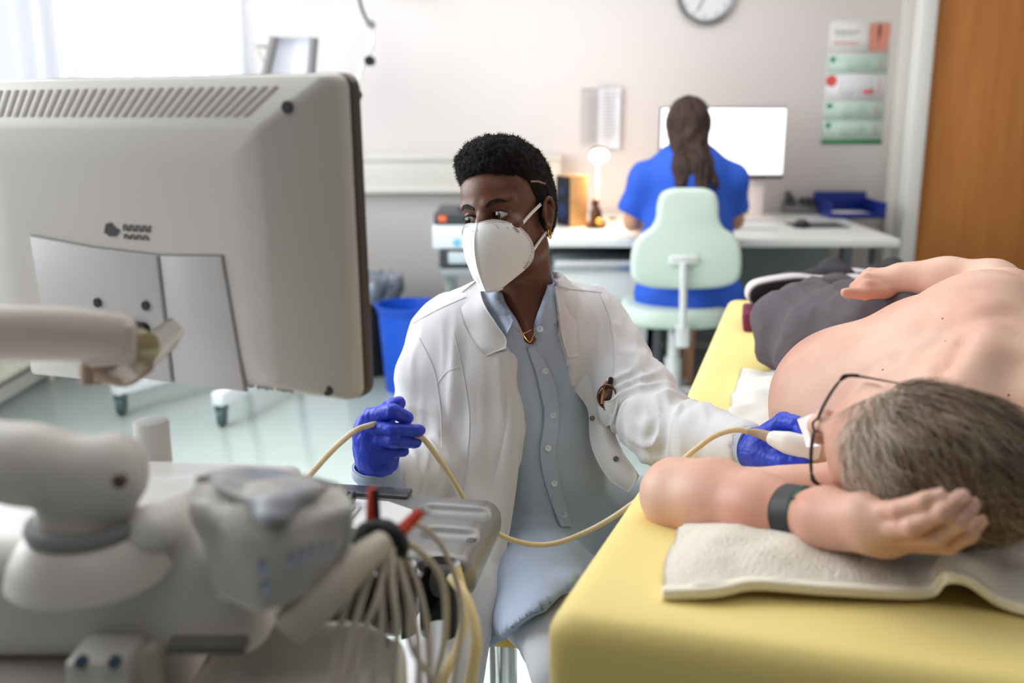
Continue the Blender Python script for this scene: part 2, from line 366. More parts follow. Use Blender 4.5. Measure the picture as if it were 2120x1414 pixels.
# vertical blinds on the back window: each slat its own part
bl = thing('vertical_blind', 'white vertical slat blind drawn across the back window in the left corner', 'blind', (WX0 + .35, BY - .06, .97))
m = MB(); sbox(m, WX0 - .02, WX1 + .05, BY - .075, BY - .035, 2.46, 2.5, .004); m.build('head_rail', whitem, bl)
n = 9; first = None
for i in range(n):
    x = WX0 + .05 + i * (WX1 - WX0 - .04) / (n - 1); c = MB(); c.box((x, BY - .055, 1.72), (.1, .004, 1.47), 0, rot=(0, 0, math.radians(38 if i < n - 1 else 8))); c.build('slat', blindm, bl)
# curtain hanging in front of the left window, by the corner
cu = []
for z in (.99, 1.5, 2.0, 2.5):
    cu.append([(LX + .07 + .028 * math.sin(k * 1.9 + z * .3) + .01 * math.sin(k * .7), 3.6 + k * .068, z) for k in range(22)])
V, Q = sheet(cu, .003, 4, 3); c = link('curtain', mesh_quads(V, Q), blindm); tag(c, 'bright white curtain on the left wall next to the corner', 'curtain')
# radiator under the left window
ra = thing('radiator', 'cream ribbed radiator low on the left wall behind the big monitor', 'radiator', (LX + .06, 4.0, .13))
rm = mat('radiator_enamel', (240, 238, 222), .35)
for i in range(30):
    y = 3.15 + i * .055; c = MB(); c.box((LX + .085, y, .48), (.07, .034, .68), .012)
    if i == 0: sec = c.build('section', rm, ra); s0 = y
    else:
        c.bm.free(); o = sec.copy(); sc.collection.objects.link(o); o.parent = ra; o.location = sec.location + Vector((0, y - s0, 0))
m = MB(); m.box((LX + .085, 3.95, .17), (.05, 1.66, .03), .01); m.box((LX + .085, 3.95, .79), (.05, 1.66, .03), .01); m.build('header_pipe', rm, ra)
for y in (3.3, 4.6): m = MB(); m.cyl((LX + .06, y, 0), (LX + .06, y, .17), .011); m.build('pipe', rm, ra)
# wall trunking
tk = MB(); z0, z1 = float(atY(800, 402, BY - .1)[2]), float(atY(800, 318, BY - .1)[2]); tk.box((-.5, BY - .05, (z0 + z1) / 2), (1.5, .1, z1 - z0), .01); tk.box((-.5, BY - .104, z1 - .022), (1.5, .012, .03), .004); tk.box((-.5, BY - .104, z0 + .022), (1.5, .012, .03), .004)
tag(tk.build('cable_trunking', mat('trunking', (226, 224, 218), .5)), 'off white horizontal cable trunking on the back wall left of the doctor', 'trunking')
# wall clock
cc = atY(1462, -14, BY - .03); ck = thing('wall_clock', 'round wall clock with a grey rim high on the back wall', 'clock', cc)
Mc = Matrix.Translation([float(v) for v in (cc[0], BY, cc[2])]) @ Matrix.Rotation(PI / 2, 4, 'X')
m = MB(); m.lathe([(0, 0), (.14, 0), (.145, .01), (.145, .035), (.138, .042), (.128, .036), (.126, .022), (0, .022)], 48, Mc); m.build('rim', mat('clock_rim', (150, 154, 160), .3, metal=.7), ck)
m = MB(); m.cyl(Mc @ Vector((0, 0, .0225)), Mc @ Vector((0, 0, .025)), .1255, n=48); fc = m.build('dial', paper, ck)
m = MB()
for i in range(60):
    a = 2 * PI * i / 60; L = .016 if i % 5 == 0 else .006; m.box((math.sin(a) * (.118 - L / 2), math.cos(a) * (.118 - L / 2), .0258), (.004 if i % 5 == 0 else .0015, L, .001), 0, rot=(0, 0, -a), M=Mc)
m.build('hour_marks', black, fc)
m = MB(); m.box((.022, .014, .029), (.006, .07, .0015), 0, rot=(0, 0, -1.0), M=Mc); m.box((-.02, -.04, .031), (.004, .1, .0015), 0, rot=(0, 0, -.45 + PI), M=Mc); m.cyl(Mc @ Vector((0, 0, .026)), Mc @ Vector((0, 0, .034)), .007); m.build('hands', black, ck)
# four-month wall calendar
a = atY(1715, 44, BY); b = atY(1835, 298, BY); x0, x1, z1, z0 = a[0] + .01, b[0] - .03, a[2], b[2] + .0; cw = x1 - x0; chh = z1 - z0
ca = thing('wall_calendar', 'long paper wall calendar with pale green month blocks and green foot band', 'calendar', ((x0 + x1) / 2, BY - .01, z0))
m = MB(); sbox(m, x0, x1, BY - .004, BY - .001, z0, z1); m.build('backing_card', paper, ca)
def cb(u0, u1, v0, v1, t): return (x0 + cw * u0, x0 + cw * u1, BY - t, BY - .004, z0 + chh * v0, z0 + chh * v1)
m = MB(); sbox(m, *cb(0, 1, .74, .995, .006)); m.build('header_sheet', mat('cal_head', (232, 230, 226), .7), ca)
for nm, v0, v1, col in (('month_sheet', .58, .73, (205, 226, 216)), ('month_sheet', .36, .575, (240, 240, 244)), ('month_sheet', .2, .355, (205, 226, 216)), ('month_sheet', .035, .195, (205, 226, 216))):
    m = MB(); sbox(m, *cb(0, 1, v0, v1, .0075)); ms = m.build(nm, mat('cal_%d' % col[0], col, .7), ca)
    g = mat('cal_green_ink', (60, 150, 110), .7); r_ = mat('cal_red_ink', (220, 90, 90), .7); h = (v1 - v0) * chh
    Mt = lambda u, v: Matrix.Translation((x0 + cw * u, BY - .008, z0 + chh * (v0 + (v1 - v0) * v))) @ Matrix.Rotation(PI / 2, 4, 'X')
    rows = '\n'.join('  '.join('%2d' % max(1, (7 * q + c + 1)) if 7 * q + c < 30 else '  ' for c in range(6)) for q in range(5))
    text_mesh(rows, h * .15, mat('cal_ink', (120, 140, 135), .7) if v1 > .5 and v1 < .6 else g, ms, 'dates', Mt(.5, .5)); text_mesh('\n'.join(str(7 * (q + 1)) for q in range(4)), h * .15, r_, ms, 'dates', Mt(.88, .55))
    d = MB(); d.cyl(Mt(.08, .75) @ Vector((0, 0, 0)), Mt(.08, .75) @ Vector((0, 0, .001)), .028 if col[0] == 240 else .014, n=24); d.build('month_badge', mat('cal_red_badge', (232, 96, 88), .6) if col[0] == 240 else g, ms)
m = MB(); sbox(m, *cb(.62, .8, .415, .45, .0085)); m.build('marker_frame', mat('cal_red_ink', (220, 90, 90)), ca)
m = MB(); sbox(m, *cb(-.01, 1.01, 0, .035, .008)); m.build('foot_band', mat('cal_green', (40, 140, 84), .6), ca)
for v_, u1_, h_, m_ in ((.905, .5, .012, mat('cal_text', (150, 150, 150))), (.88, .42, .006, mat('cal_text', (150, 150, 150))), (.83, .5, .005, mat('cal_red_ink', (220, 90, 90))), (.81, .46, .005, mat('cal_red_ink', (220, 90, 90)))):
    m = MB(); k_ = .08
    while k_ < u1_: sbox(m, x0 + cw * k_, x0 + cw * (k_ + .022), BY - .0072, BY - .0062, z0 + chh * v_, z0 + chh * v_ + h_); k_ += .036
    m.build('heading_line', m_, ca, kind='stuff')
skp = mat('cal_legs', (214, 140, 122), .7)
for s in (-1, 1):
    m = MB(); Ml = Matrix.Translation((x0 + cw * (.82 + s * .075), BY - .008, z0 + chh * .76)) @ Matrix.Rotation(PI / 2, 4, 'X')
    m.prism([(-.02, 0), (.016, 0), (.022, .05), (.03, .1), (.024, .135), (-.026, .135), (-.03, .09), (-.026, .045)], .0012, Ml); m.build('leg_picture', skp, ca)
# papers pinned on the wall
pa = thing('paper_sheets', 'white printed paper sheets hanging on the wall above the desk lamp', 'paper', atY(1244, 305, BY - .01))
for q, (pa0, pa1, col, off) in enumerate([((1204, 184), (1246, 300), (222, 216, 216), .006), ((1238, 178), (1281, 308), (246, 247, 252), .022)]):
    a = atY(*pa0, BY); b = atY(*pa1, BY)
    V, Q = sheet([[(x, BY - off - .012 * math.sin(u * 3), z) for u, x in enumerate(np.linspace(a[0], b[0], 4))] for z in np.linspace(b[2], a[2], 4)], .0015, 4, 4)
    s_ = link('sheet', mesh_quads(V, Q), mat('sheet_%d' % q, col, .8), pa)
    m = MB()
    for k in range(14): sbox(m, a[0] + .012, b[0] - .012 - .02 * random.random(), BY - off - .016, BY - off - .0145, a[2] - .03 - k * .017, a[2] - .033 - k * .017)
    m.build('text_lines', mat('text_grey', (190, 188, 194), .8), s_)
# ---------------------------------------------------------------- desk and what stands on it
DY0 = 4.12; DZ = .74; DX0 = .12; DX1 = 1.62
dk = thing('desk', 'long white topped office desk with grey underframe along the back wall', 'desk', (.8, 4.5, 0))
m = MB(); m.box(((DX0 + DX1) / 2, (DY0 + BY) / 2 - .005, DZ - .018), (DX1 - DX0, BY - DY0 - .03, .036), .008); m.build('desktop', deskm, dk)
m = MB(); m.box(((DX0 + DX1) / 2, 4.8, .42), (DX1 - DX0 - .16, .02, .56), .003); m.build('modesty_panel', deskg, dk)
for x in (DX0 + .03, DX1 - .1): m = MB(); m.box((x, 4.5, .35), (.045, .06, .7), .006); m.box((x, 4.5, .02), (.05, .66, .035), .01); m.build('leg', mat('desk_leg', (120, 126, 130), .4), dk)
m = MB(); m.box((.63, 4.48, .35), (.03, .6, .7), .004); m.build('side_panel', mat('desk_dark_panel', (92, 96, 102), .5), dk)
m = MB(); m.box((DX1 - .1, 4.17, .66), (.02, .03, .07), .005); m.build('cable_clip', dgrey, dk)
pdx = thing('drawer_unit', 'light grey drawer pedestal under the left end of the desk', 'drawers', (.38, 4.5, 0))
m = MB(); m.box((.385, 4.5, .33), (.41, .56, .6), .006); m.build('body', deskg, pdx)
for k in range(3):
    m = MB(); m.box((.385, 4.21, .55 - k * .19), (.4, .02, .175), .005); d_ = m.build('drawer', deskm, pdx)
    m = MB(); m.box((.385, 4.192, .605 - k * .19), (.4, .016, .02), .004); m.build('handle', alu, d_)
for sx in (-.17, .17):
    for sy in (-.2, .2): m = MB(); m.cyl((.36 + sx, 4.5 + sy - .01, .015), (.36 + sx, 4.5 + sy + .01, .015), .015); m.build('castor', rubber, pdx)
# computer monitor
mo = thing('desk_monitor', 'wide desk monitor with a blank white lit screen in front of the assistant', 'monitor', (1.01, 4.75, DZ))
mY = 4.82; a = atY(1368, 221, mY); b = atY(1622, 370, mY); mx0, mx1, mz1, mz0 = a[0], b[0], a[2], b[2]
m = MB(); m.box(((mx0 + mx1) / 2, mY + .02, (mz0 + mz1) / 2), (mx1 - mx0, .035, mz1 - mz0), .008); m.build('casing', dgrey, mo)
m = MB(); sbox(m, mx0 + .007, mx1 - .007, mY - .0005, mY + .003, mz0 + .02, mz1 - .008); m.build('screen', screenm, mo)
m = MB(); sbox(m, (mx0 + mx1) / 2 - .03, (mx0 + mx1) / 2 + .03, mY - .002, mY + .003, mz0 + .004, mz0 + .016, .002); m.build('badge', alu, mo)
m = MB(); m.box((1.19, mY + .06, .88), (.07, .02, .3), .006); m.build('stand', mat('pale_metal', (226, 216, 212), .3), mo)
m = MB(); m.box((1.12, mY + .04, DZ + .009), (.28, .2, .018), .006); m.build('foot', mat('pale_metal', (226, 216, 212), .3), mo)
# speaker box, lamp, trinkets
sp = thing('wooden_speaker', 'black fronted box speaker with a pale wood side at the left of the desk', 'speaker', (.28, 4.62, DZ))
Ms = Matrix.Translation((.275, 4.6, DZ)) @ Matrix.Rotation(math.radians(28), 4, 'Z')
m = MB(); m.box((0, 0, .115), (.09, .13, .23), .004, M=Ms); m.build('cabinet', mat('pale_wood', (216, 168, 112), .5, var_rgb=(200, 150, 95), stretch=(1, 1, 8)), sp)
m = MB(); m.box((-.0475, 0, .115), (.008, .12, .222), .003, M=Ms); m.build('grille', mat('speaker_cloth', (32, 34, 42), .9), sp)
for z, r in ((.07, .036), (.16, .02)): m = MB(); m.cyl(Ms @ Vector((-.0515, 0, z)), Ms @ Vector((-.055, 0, z)), r); m.build('cone', mat('speaker_blue', (38, 48, 92), .5), sp)
lp = atY(1240, 322, 4.6); lx, lz = lp[0], lp[2]
la = thing('desk_lamp', 'small lit desk lamp with a dome shade glowing warm white', 'lamp', (lx, 4.62, DZ))
m = MB(); m.lathe([(0, 0), (.055, 0), (.055, .008), (.02, .02), (.006, .024), (0, .024)], 32, Matrix.Translation((lx, 4.66, DZ))); m.build('base', mat('brass_dark', (120, 92, 58), .35, metal=.6), la)
m = MB(); m.tube([(lx, 4.66, DZ + .02), (lx + .004, 4.67, DZ + .12), (lx, 4.66, lz - .02), (lx, 4.64, lz + .015)], .004); m.build('stem', mat('pale_metal', (226, 216, 212)), la)
Mh = Matrix.Translation((lx, 4.6, lz)) @ Matrix.Rotation(math.radians(-48), 4, 'X')
m = MB(); m.lathe([(.048, -.004), (.044, .016), (.03, .03), (.012, .037), (0, .038), (0, .034), (.028, .027), (.041, .014), (.045, -.004), (.048, -.004)], 32, Mh); m.build('shade', mat('lamp_shade', (150, 130, 110), .4, metal=.4), la)
m = MB(); m.ball((0, 0, -.001), (.043, .043, .02), 12, M=Mh); m.build('bulb', mat('lamp_glow', (255, 236, 200), .4, emit=6), la)
pl = bpy.data.lights.new('desk_lamp_light', 'SPOT'); pl.energy = 14; pl.color = (1, .62, .3); pl.shadow_soft_size = .03; pl.spot_size = 2.9; pl.spot_blend = .8
po = bpy.data.objects.new('desk_lamp_light', pl); sc.collection.objects.link(po); po.location = (lx, 4.6, lz - .03); po.rotation_euler = (.35, 0, 0)
vs = thing('lamp_base_shape', 'dark brown lamp base shape with a gold ball modelled for its glow highlight', 'lamp base', (lx - .02, 4.5, DZ))
m = MB(); m.ball((lx - .015, 4.52, DZ + .05), (.028, .024, .05), 12); m.ball((lx - .02, 4.52, DZ + .11), (.018, .018, .022), 12); m.box((lx - .015, 4.52, DZ + .006), (.09, .06, .012), .004); m.build('body', mat('dark_bronze', (92, 62, 38), .4, metal=.5), vs)
m = MB(); m.ball((lx - .005, 4.485, DZ + .03), .017, 12); m.build('highlight_ball', mat('gold', (245, 190, 90), .25, metal=1), vs)  # ball put in for the glow highlight on the brown lamp base
cu_ = MB(); cu_.lathe([(0, 0), (.02, 0), (.024, .07), (.022, .07), (.018, .004), (0, .004)], 24, Matrix.Translation((lx - .085, 4.62, DZ)))
tag(cu_.build('pen_cup', mat('cup_grey', (150, 130, 118), .4)), 'small grey brown pen cup between the wooden speaker and the lamp', 'cup')
px_ = MB(); px_.tube([(lx - .085, 4.62, DZ + .006), (lx - .1, 4.6, DZ + .12)], .004); tag(px_.build('marker_pen', black), 'black marker standing in the grey brown pen cup', 'pen')
er = MB(); p = atZ(1268, 455, DZ); er.box((p[0], p[1], DZ + .006), (.035, .02, .012), .004, rot=(0, 0, .4)); tag(er.build('eraser', mat('eraser_grey', (110, 96, 90), .7)), 'small dark grey eraser lying on the lamp lit desktop', 'eraser')
# phone, tray, mouse pad, mouse, keyboard
p = atZ(1657, 438, DZ); ph = thing('desk_phone', 'dark grey office desk phone right of the monitor', 'phone', (p[0], p[1], DZ))
Mp = Matrix.Translation((p[0], p[1], DZ)) @ Matrix.Rotation(-.15, 4, 'Z')
m = MB(); m.raw([(-.1, -.09, 0), (.1, -.09, 0), (.1, .1, 0), (-.1, .1, 0), (-.1, -.09, .025), (.1, -.09, .025), (.1, .1, .09), (-.1, .1, .09)], [(0, 3, 2, 1), (4, 5, 6, 7), (0, 1, 5, 4), (1, 2, 6, 5), (2, 3, 7, 6), (3, 0, 4, 7)], Mp); m.build('base', mat('phone_grey', (104, 104, 104), .5), ph)
m = MB(); m.tube([(-.065, -.08, .065), (-.068, 0, .088), (-.065, .08, .115)], [.024, .016, .024], 12, M=Mp); m.build('handset', mat('phone_dark', (62, 62, 64), .45), ph)
m = MB(); m.box((.035, .055, .085), (.1, .05, .004), .001, rot=(.33, 0, 0), M=Mp); m.build('display', black, ph)
for i in range(12): m = MB(); m.box((.005 + (i % 3) * .03, -.065 + (i // 3) * .025, .041 + (i // 3) * .0085), (.02, .015, .006), .002, rot=(.33, 0, 0), M=Mp); m.build('key', black, ph)
m = MB(); m.tube([(p[0] - .05, p[1] + .12, DZ + .06), (p[0] + .03, p[1] + .18, DZ + .15), (p[0] + .09, p[1] + .19, DZ + .1), (p[0] + .12, p[1] + .2, DZ + .01)], .0025); m.build('cord', mat('phone_dark', (62, 62, 64)), ph)
p = atZ(1775, 452, DZ); ty = thing('letter_tray', 'navy blue plastic letter tray at the right end of the desk', 'tray', (p[0], p[1], DZ))
x, y = p[0] + .0, p[1] + .14
for nm, bx in (('base', ((x, y, DZ + .004), (.27, .3, .008))), ('side', ((x - .132, y, DZ + .04), (.006, .3, .07))), ('side', ((x + .132, y, DZ + .04), (.006, .3, .07))), ('back', ((x, y + .147, DZ + .055), (.27, .006, .1))), ('front_lip', ((x, y - .148, DZ + .014), (.27, .006, .022)))):
    m = MB(); m.box(bx[0], bx[1], .002); m.build(nm, navy, ty)
pp = MB(); pp.box((x, y - .01, DZ + .0105), (.21, .27, .004), 0); tag(pp.build('paper_stack', paper), 'thin stack of white paper lying in the navy letter tray', 'paper')
p = atZ(1690, 467, DZ); mp_ = MB(); mp_.box((p[0], p[1], DZ + .0025), (.25, .19, .005), .002); tag(mp_.build('mouse_pad', mat('pad_grey', (84, 80, 86), .8)), 'dark grey rectangular mouse pad on the desk', 'mouse pad')
ms_ = MB(); q = atZ(1660, 462, DZ + .02); ms_.ball((q[0], q[1], DZ + .018), (.032, .052, .02), 12); tag(ms_.build('computer_mouse', black), 'black computer mouse on the left of the dark mouse pad', 'mouse')
p = atZ(1530, 474, DZ); kb = thing('keyboard', 'slim white keyboard lying on the desk beside the assistant', 'keyboard', (p[0] - .1, p[1], DZ))
m = MB(); m.box((p[0] - .05, p[1] + .02, DZ + .007), (.44, .14, .014), .004); m.build('base', whitem, kb)
kk = MB(); 
for r in range(5):
    for c in range(18): kk.box((p[0] - .05 - .2 + c * .0235, p[1] - .03 + r * .025, DZ + .017), (.019, .02, .006), .0)
kk.build('keys', mat('key_white', (236, 236, 238), .5), kb, kind='stuff')
for nm, px, py, sz, lab in (('stapler', 1552, 447, (.05, .12, .035), 'black stapler right of the assistant elbow'), ('dictaphone', 1588, 436, (.13, .04, .022), 'long black handheld recorder between stapler and phone')):
    p = atZ(px, py, DZ); m = MB(); m.box((p[0], p[1], DZ + sz[2] / 2), sz, .009, rot=(0, 0, .3)); m.box((p[0], p[1], DZ + sz[2] + .004), (sz[0] * .7, sz[1] * .5, .008), .003, rot=(0, 0, .3)); tag(m.build(nm, dgrey if nm == 'dictaphone' else black), lab, nm)
# printer on its stand, left of the desk
p = atY(898, 438, 4.35); pr = thing('printer', 'white and black office printer behind the doctor with an orange light', 'printer', (-.15, 4.4, .6))
x0 = p[0]; x1 = x0 + .42; zt = p[2] - .01; zb = atY(910, 555, 4.35)[2]; sz = zt - zb
def pb(nm, u0, u1, v0, v1, y0, m_, par=None, bev=.006, y1=4.75):
    m = MB(); sbox(m, x0 + u0, x0 + u1, 4.35 + y0, y1, zb + sz * v0, zb + sz * v1, bev); return m.build(nm, m_, par or pr)
pb('lid', .0, .42, .80, 1.0, .0, mat('printer_dark', (58, 60, 66), .45)); pb('body', -.008, .428, .36, .79, -.006, mat('printer_white', (224, 230, 236), .45))
pb('paper_drawer', .02, .42, .0, .35, .0, mat('printer_dark', (58, 60, 66))); pb('drawer_window', .06, .3, .08, .3, -.006, mat('printer_blue_grey', (196, 210, 218), .3), y1=4.36)
pb('status_light', .02, .055, .86, .96, -.008, mat('orange_light', (224, 100, 60), .4, emit=.4), bev=.003, y1=4.355)
m = MB(); m.cyl((x0 + .1, 4.346, zb + sz * .47), (x0 + .1, 4.343, zb + sz * .47), .018); m.build('round_logo', mat('logo_blue', (120, 190, 224), .4), pr)
pb('top_paper_flap', .1, .3, 1.0, 1.09, .1, mat('printer_dark', (58, 60, 66)), y1=4.6)
sn = thing('printer_stand', 'grey metal stand on which the office printer sits', 'stand', (x0 + .3, 4.55, 0))
m = MB(); sbox(m, x0 + .03, x0 + .42, 4.3, 4.78, zb - .03, zb - .002, .004); m.build('shelf', deskg, sn)
for a_ in (.06, .39):
    for b_ in (4.36, 4.74): m = MB(); m.box((x0 + a_, b_, (zb - .03) / 2), (.03, .03, zb - .03), .004); m.build('leg', deskg, sn)
# bins
def bin_(name, lab, cx, cy, r0, r1, h, m_, bag=None):
    t = thing(name, lab, 'bin', (cx, cy, 0)); M_ = Matrix.Translation((cx, cy, 0))
    m = MB(); m.lathe([(0, .0), (r0, 0), (r1 * .97, h * .9), (r1, h * .91), (r1 + .006, h - .012), (r1 + .012, h), (r1 - .002, h), (r1 - .008, h * .9), (r0 - .004, .006), (0, .006)], 40, M_); m.build('bucket', m_, t)
    return t, M_
p = atZ(822, 786, .0); bt, Mb = bin_('waste_bin', 'blue round plastic waste bin on the floor behind the doctor', -.47, 4.45, .115, .145, .40, bluep)
m = MB(); m.cyl((-.42, 4.31, .3), (-.418, 4.302, .3), .018); m.build('round_sticker', mat('sticker', (150, 170, 226), .6), bt)
bt2, Mb2 = bin_('waste_bin', 'black waste bin lined with a crumpled grey bag behind the blue bin', -.70, 4.76, .13, .15, .44, black)
V = []; Fc = []; n = 40
for i, (r, z) in enumerate([(.15, .36), (.165, .4), (.168, .44), (.158, .475), (.14, .468), (.12, .44), (.07, .42), (.0, .415)]):
    for k in range(n):
        a = 2 * PI * k / n; w = 1 + .06 * math.sin(k * 5.1 + i) + .04 * math.sin(k * 2.3 + i * 2); V.append((-.70 + r * w * math.cos(a), 4.76 + r * w * math.sin(a), z + .012 * math.sin(k * 3.7 + i * 1.3)))
for i in range(7):
    for k in range(n): Fc.append((i * n + k, i * n + (k + 1) % n, (i + 1) * n + (k + 1) % n, (i + 1) * n + k))
m = MB(); m.raw(V, Fc); m.build('bag', mat('bin_bag', (128, 134, 146), .3, bump=.6, bscale=40), bt2)
# wall lamp with jointed arm
wl = thing('arm_lamp', 'thin white jointed lamp arm with black knobs hanging by the back wall', 'lamp', atY(740, 205, 4.6))
P = [atY(x, y, 4.6) for x, y in ((738, -60), (746, 8), (764, 52), (774, 78), (766, 104), (750, 140), (736, 196), (728, 300))]
m = MB(); m.tube(P[:3], .007, 8, sub=3); m.build('upper_arm', dgrey, wl)
m = MB(); m.tube(P[2:6], .009, 8); m.tube(P[5:], .009, 8); m.build('lower_arm', whitem, wl)
for x, y, r in ((768, 50, .016), (766, 126, .022), (741, 197, .017)): c = atY(x, y, 4.58); m = MB(); m.cyl(c + [0, -.03, 0], c + [0, .03, 0], r); m.build('joint_knob', black if y > 60 else grey, wl)
m = MB(); c = atY(738, -60, 4.6); m.cyl(c, (c[0], 4.95, c[2]), .012); m.box((c[0], 4.94, c[2]), (.08, .02, .12), .006); m.build('wall_bracket', whitem, wl)
c = atY(728, 300, 4.6); m = MB(); m.lathe([(0, .02), (.03, .02), (.07, -.05), (.066, -.05), (.028, .015), (0, .015)], 28, Matrix.Translation([float(v) for v in c])); m.build('shade', whitem, wl)
# wheeled stand with a curved headrest panel, left rear
st = thing('examination_stool', 'white wheeled stand with a grey curved back panel behind the monitor', 'stand', (-1.45, 4.1, 0))
wm = mat('stand_white', (236, 240, 244), .35)
for (cx_, cy_), (ex, ey) in (((-1.66, 4.05), (-1.28, 4.62)), ((-1.19, 3.9), (-1.0, 4.5))):
    d = Vector((ex - cx_, ey - cy_)); a = math.atan2(d.y, d.x); m = MB(); m.box(((cx_ + ex) / 2, (cy_ + ey) / 2, .12), (d.length + .06, .055, .06), .01, rot=(0, 0, a)); lg = m.build('leg', wm, st)
    for q_ in ((cx_, cy_), (ex, ey)):
        m = MB(); m.cyl((q_[0] - .014, q_[1], .04), (q_[0] + .014, q_[1], .04), .04, bev=.006); m.box((q_[0], q_[1], .08), (.045, .05, .04), .006); m.build('castor', mat('castor_grey', (70, 92, 92), .5), lg)
m = MB(); m.box((-1.08, 4.55, .12), (.6, .06, .06), .01); m.cyl((-1.08, 4.55, .12), (-1.08, 4.55, .95), .03); m.build('column', wm, st)
tl, tr_ = atY(568, 76, 4.55), atY(650, 78, 4.55); b0, b1 = atY(540, 200, 4.55), atY(640, 200, 4.55)
V, Q = sheet([[b0 + (b1 - b0) * u + np.array([0, .05 * math.sin(PI * u), 0]) for u in np.linspace(0, 1, 5)], [tl + (tr_ - tl) * u + np.array([0, .05 * math.sin(PI * u), 0]) for u in np.linspace(0, 1, 5)]], .012, 4, 4)
link('back_panel', mesh_quads(V, Q), mat('pale_violet_grey', (214, 214, 226), .35), st)
for a0, a1 in ((b0, tl), (b1, tr_)): m = MB(); m.tube([a0, (a0 + a1) / 2, a1], [.022, .02, .02], 10); m.build('edge_bar', mat('edge_grey', (128, 124, 126), .4), st)
m = MB(); m.tube([(b0 + b1) / 2, ((b0 + b1) / 2) * [1, 1, .85], (-1.08, 4.55, .94)], .02); m.build('neck', wm, st)
tb = thing('wall_bracket', 'small beige triangular bracket on the wall beside the window', 'bracket', atY(542, 130, 4.93))
a = atY(530, 94, 4.93); b = atY(558, 94, 4.93); c = atY(545, 128, 4.93); m = MB(); m.tube([a, c], .006, sub=2); m.build('strut', mat('bracket_beige', (196, 188, 180), .6), tb); m = MB(); m.tube([a, b], .007, sub=2); m.cyl(a, (a[0], BY, a[2]), .006); m.build('shelf_arm', mat('bracket_beige', (196, 188, 180)), tb)
# ---------------------------------------------------------------- ultrasound machine (back of it faces the camera)
um = thing('ultrasound_machine', 'large off white ultrasound machine in the left foreground with monitor arm and grey control console', 'ultrasound machine', (-.3, 1.0, 0))
# monitor: corners recovered in space, upright slab 0.515 x 0.352 m
TR = np.array([-.1674, 1.0666, 1.3284]); TL = np.array([-.6388, 1.2743, 1.3252]); BR = np.array([-.1538, 1.0658, .9766])
ex = (TR - TL); mw = np.linalg.norm(ex); ex /= mw; ez = (TR - BR); mh = np.linalg.norm(ez); ez /= mh; ez = ez - ex * (ez @ ex); ez /= np.linalg.norm(ez); ey = np.cross(ez, ex)   # ey points away from the camera
O = (TL + BR) / 2; MM = Matrix(np.vstack([np.column_stack([ex, ey, ez, O]), [0, 0, 0, 1]]).tolist())
mo = MB(); hw, hh = mw / 2, mh / 2
# front bezel, dark brown, beyond the shell
def rrect(w, h, r, n=5):
    P = []
    for cx, cy, a0 in ((w - r, h - r, 0), (-w + r, h - r, 90), (-w + r, -h + r, 180), (w - r, -h + r, 270)):
        for k in range(n + 1): a = math.radians(a0 + 90 * k / n); P.append((cx + r * math.cos(a), cy + r * math.sin(a)))
    return P
MR = MM @ Matrix.Rotation(PI / 2, 4, 'X')        # local xy -> monitor x,z ; local z -> toward camera (-ey)
b = MB(); b.prism(rrect(hw, hh, .016), .022, MR, .004, z0=-.012); screen_bezel = b.build('bezel', brown, um)
b = MB(); b.prism(rrect(hw - .012, hh - .012, .01), .002, MR, 0, z0=-.0145); b.build('screen', black, screen_bezel)
# back shell: loft of rounded rectangles that steps in like the photograph's bevelled housing
def ring(x0, x1, z0, z1, y, r=.012, n=5):
    return [((x0 + x1) / 2 + px, y, (z0 + z1) / 2 + pz) for px, pz in rrect((x1 - x0) / 2, (z1 - z0) / 2, r, n)]
rings = [ring(-hw + .001, hw - .001, -hh + .001, hh - .001, -.010, .015), ring(-hw + .003, hw - .004, -hh + .003, hh - .002, -.024, .014), ring(-hw + .008, hw - .012, -hh + .008, hh - .004, -.032, .012),
         ring(-hw + .014, hw - .078, -hh + .02, hh - .052, -.058, .008), ring(-hw + .020, hw - .085, -hh + .026, hh - .058, -.060, .006), ring(-hw + .06, hw - .12, -hh + .06, hh - .09, -.061, .004)]
V = []; Fc = []; nn = len(rings[0])
for r_ in rings: V += r_
for i in range(len(rings) - 1):
    for k in range(nn): Fc.append((i * nn + k, i * nn + (k + 1) % nn, (i + 1) * nn + (k + 1) % nn, (i + 1) * nn + k))
Fc.append(tuple(range((len(rings) - 1) * nn, len(rings) * nn))); Fc.append(tuple(range(nn))[::-1])
b = MB(); b.raw(V, Fc, MM); shell = b.build('monitor_shell', plast, um, angle=50)
ventm = mat('vent_recess', (158, 150, 144), .6)
def slope(z): return -.032 - (.058 - .032) * (hh - .004 - z) / .048
for i in range(31):   # slanting vent slots along the top slope
    u = i / 30; x0 = -hw + .03 + u * (mw - .135); sh = -.001 + .032 * u ** 1.2; za, zb = hh - .043, hh - .013
    c = MB(); w = .0055; c.raw([(x0, slope(za) - .001, za), (x0 + w, slope(za) - .001, za), (x0 + w + sh, slope(zb) - .001, zb), (x0 + sh, slope(zb) - .001, zb), (x0, slope(za) + .004, za), (x0 + w, slope(za) + .004, za), (x0 + w + sh, slope(zb) + .004, zb), (x0 + sh, slope(zb) + .004, zb)], [(0, 1, 2, 3), (7, 6, 5, 4), (0, 4, 5, 1), (1, 5, 6, 2), (2, 6, 7, 3), (3, 7, 4, 0)], MM)
    c.build('vent_slot', ventm, shell, smooth=False)
def pl_(x0, x1, z0, z1, y, t, m_, nm, bev=.003, par=None): c = MB(); c.prism([(x0, z0), (x1, z0), (x1, z1), (x0, z1)], t, MR, bev, z0=y); return c.build(nm, m_, par or shell)
pm = mat('cover_plate', (202, 200, 202), .35); seam = mat('seam_grey', (140, 138, 138), .6)  # one grey for plate joints, turntable collar and rating print
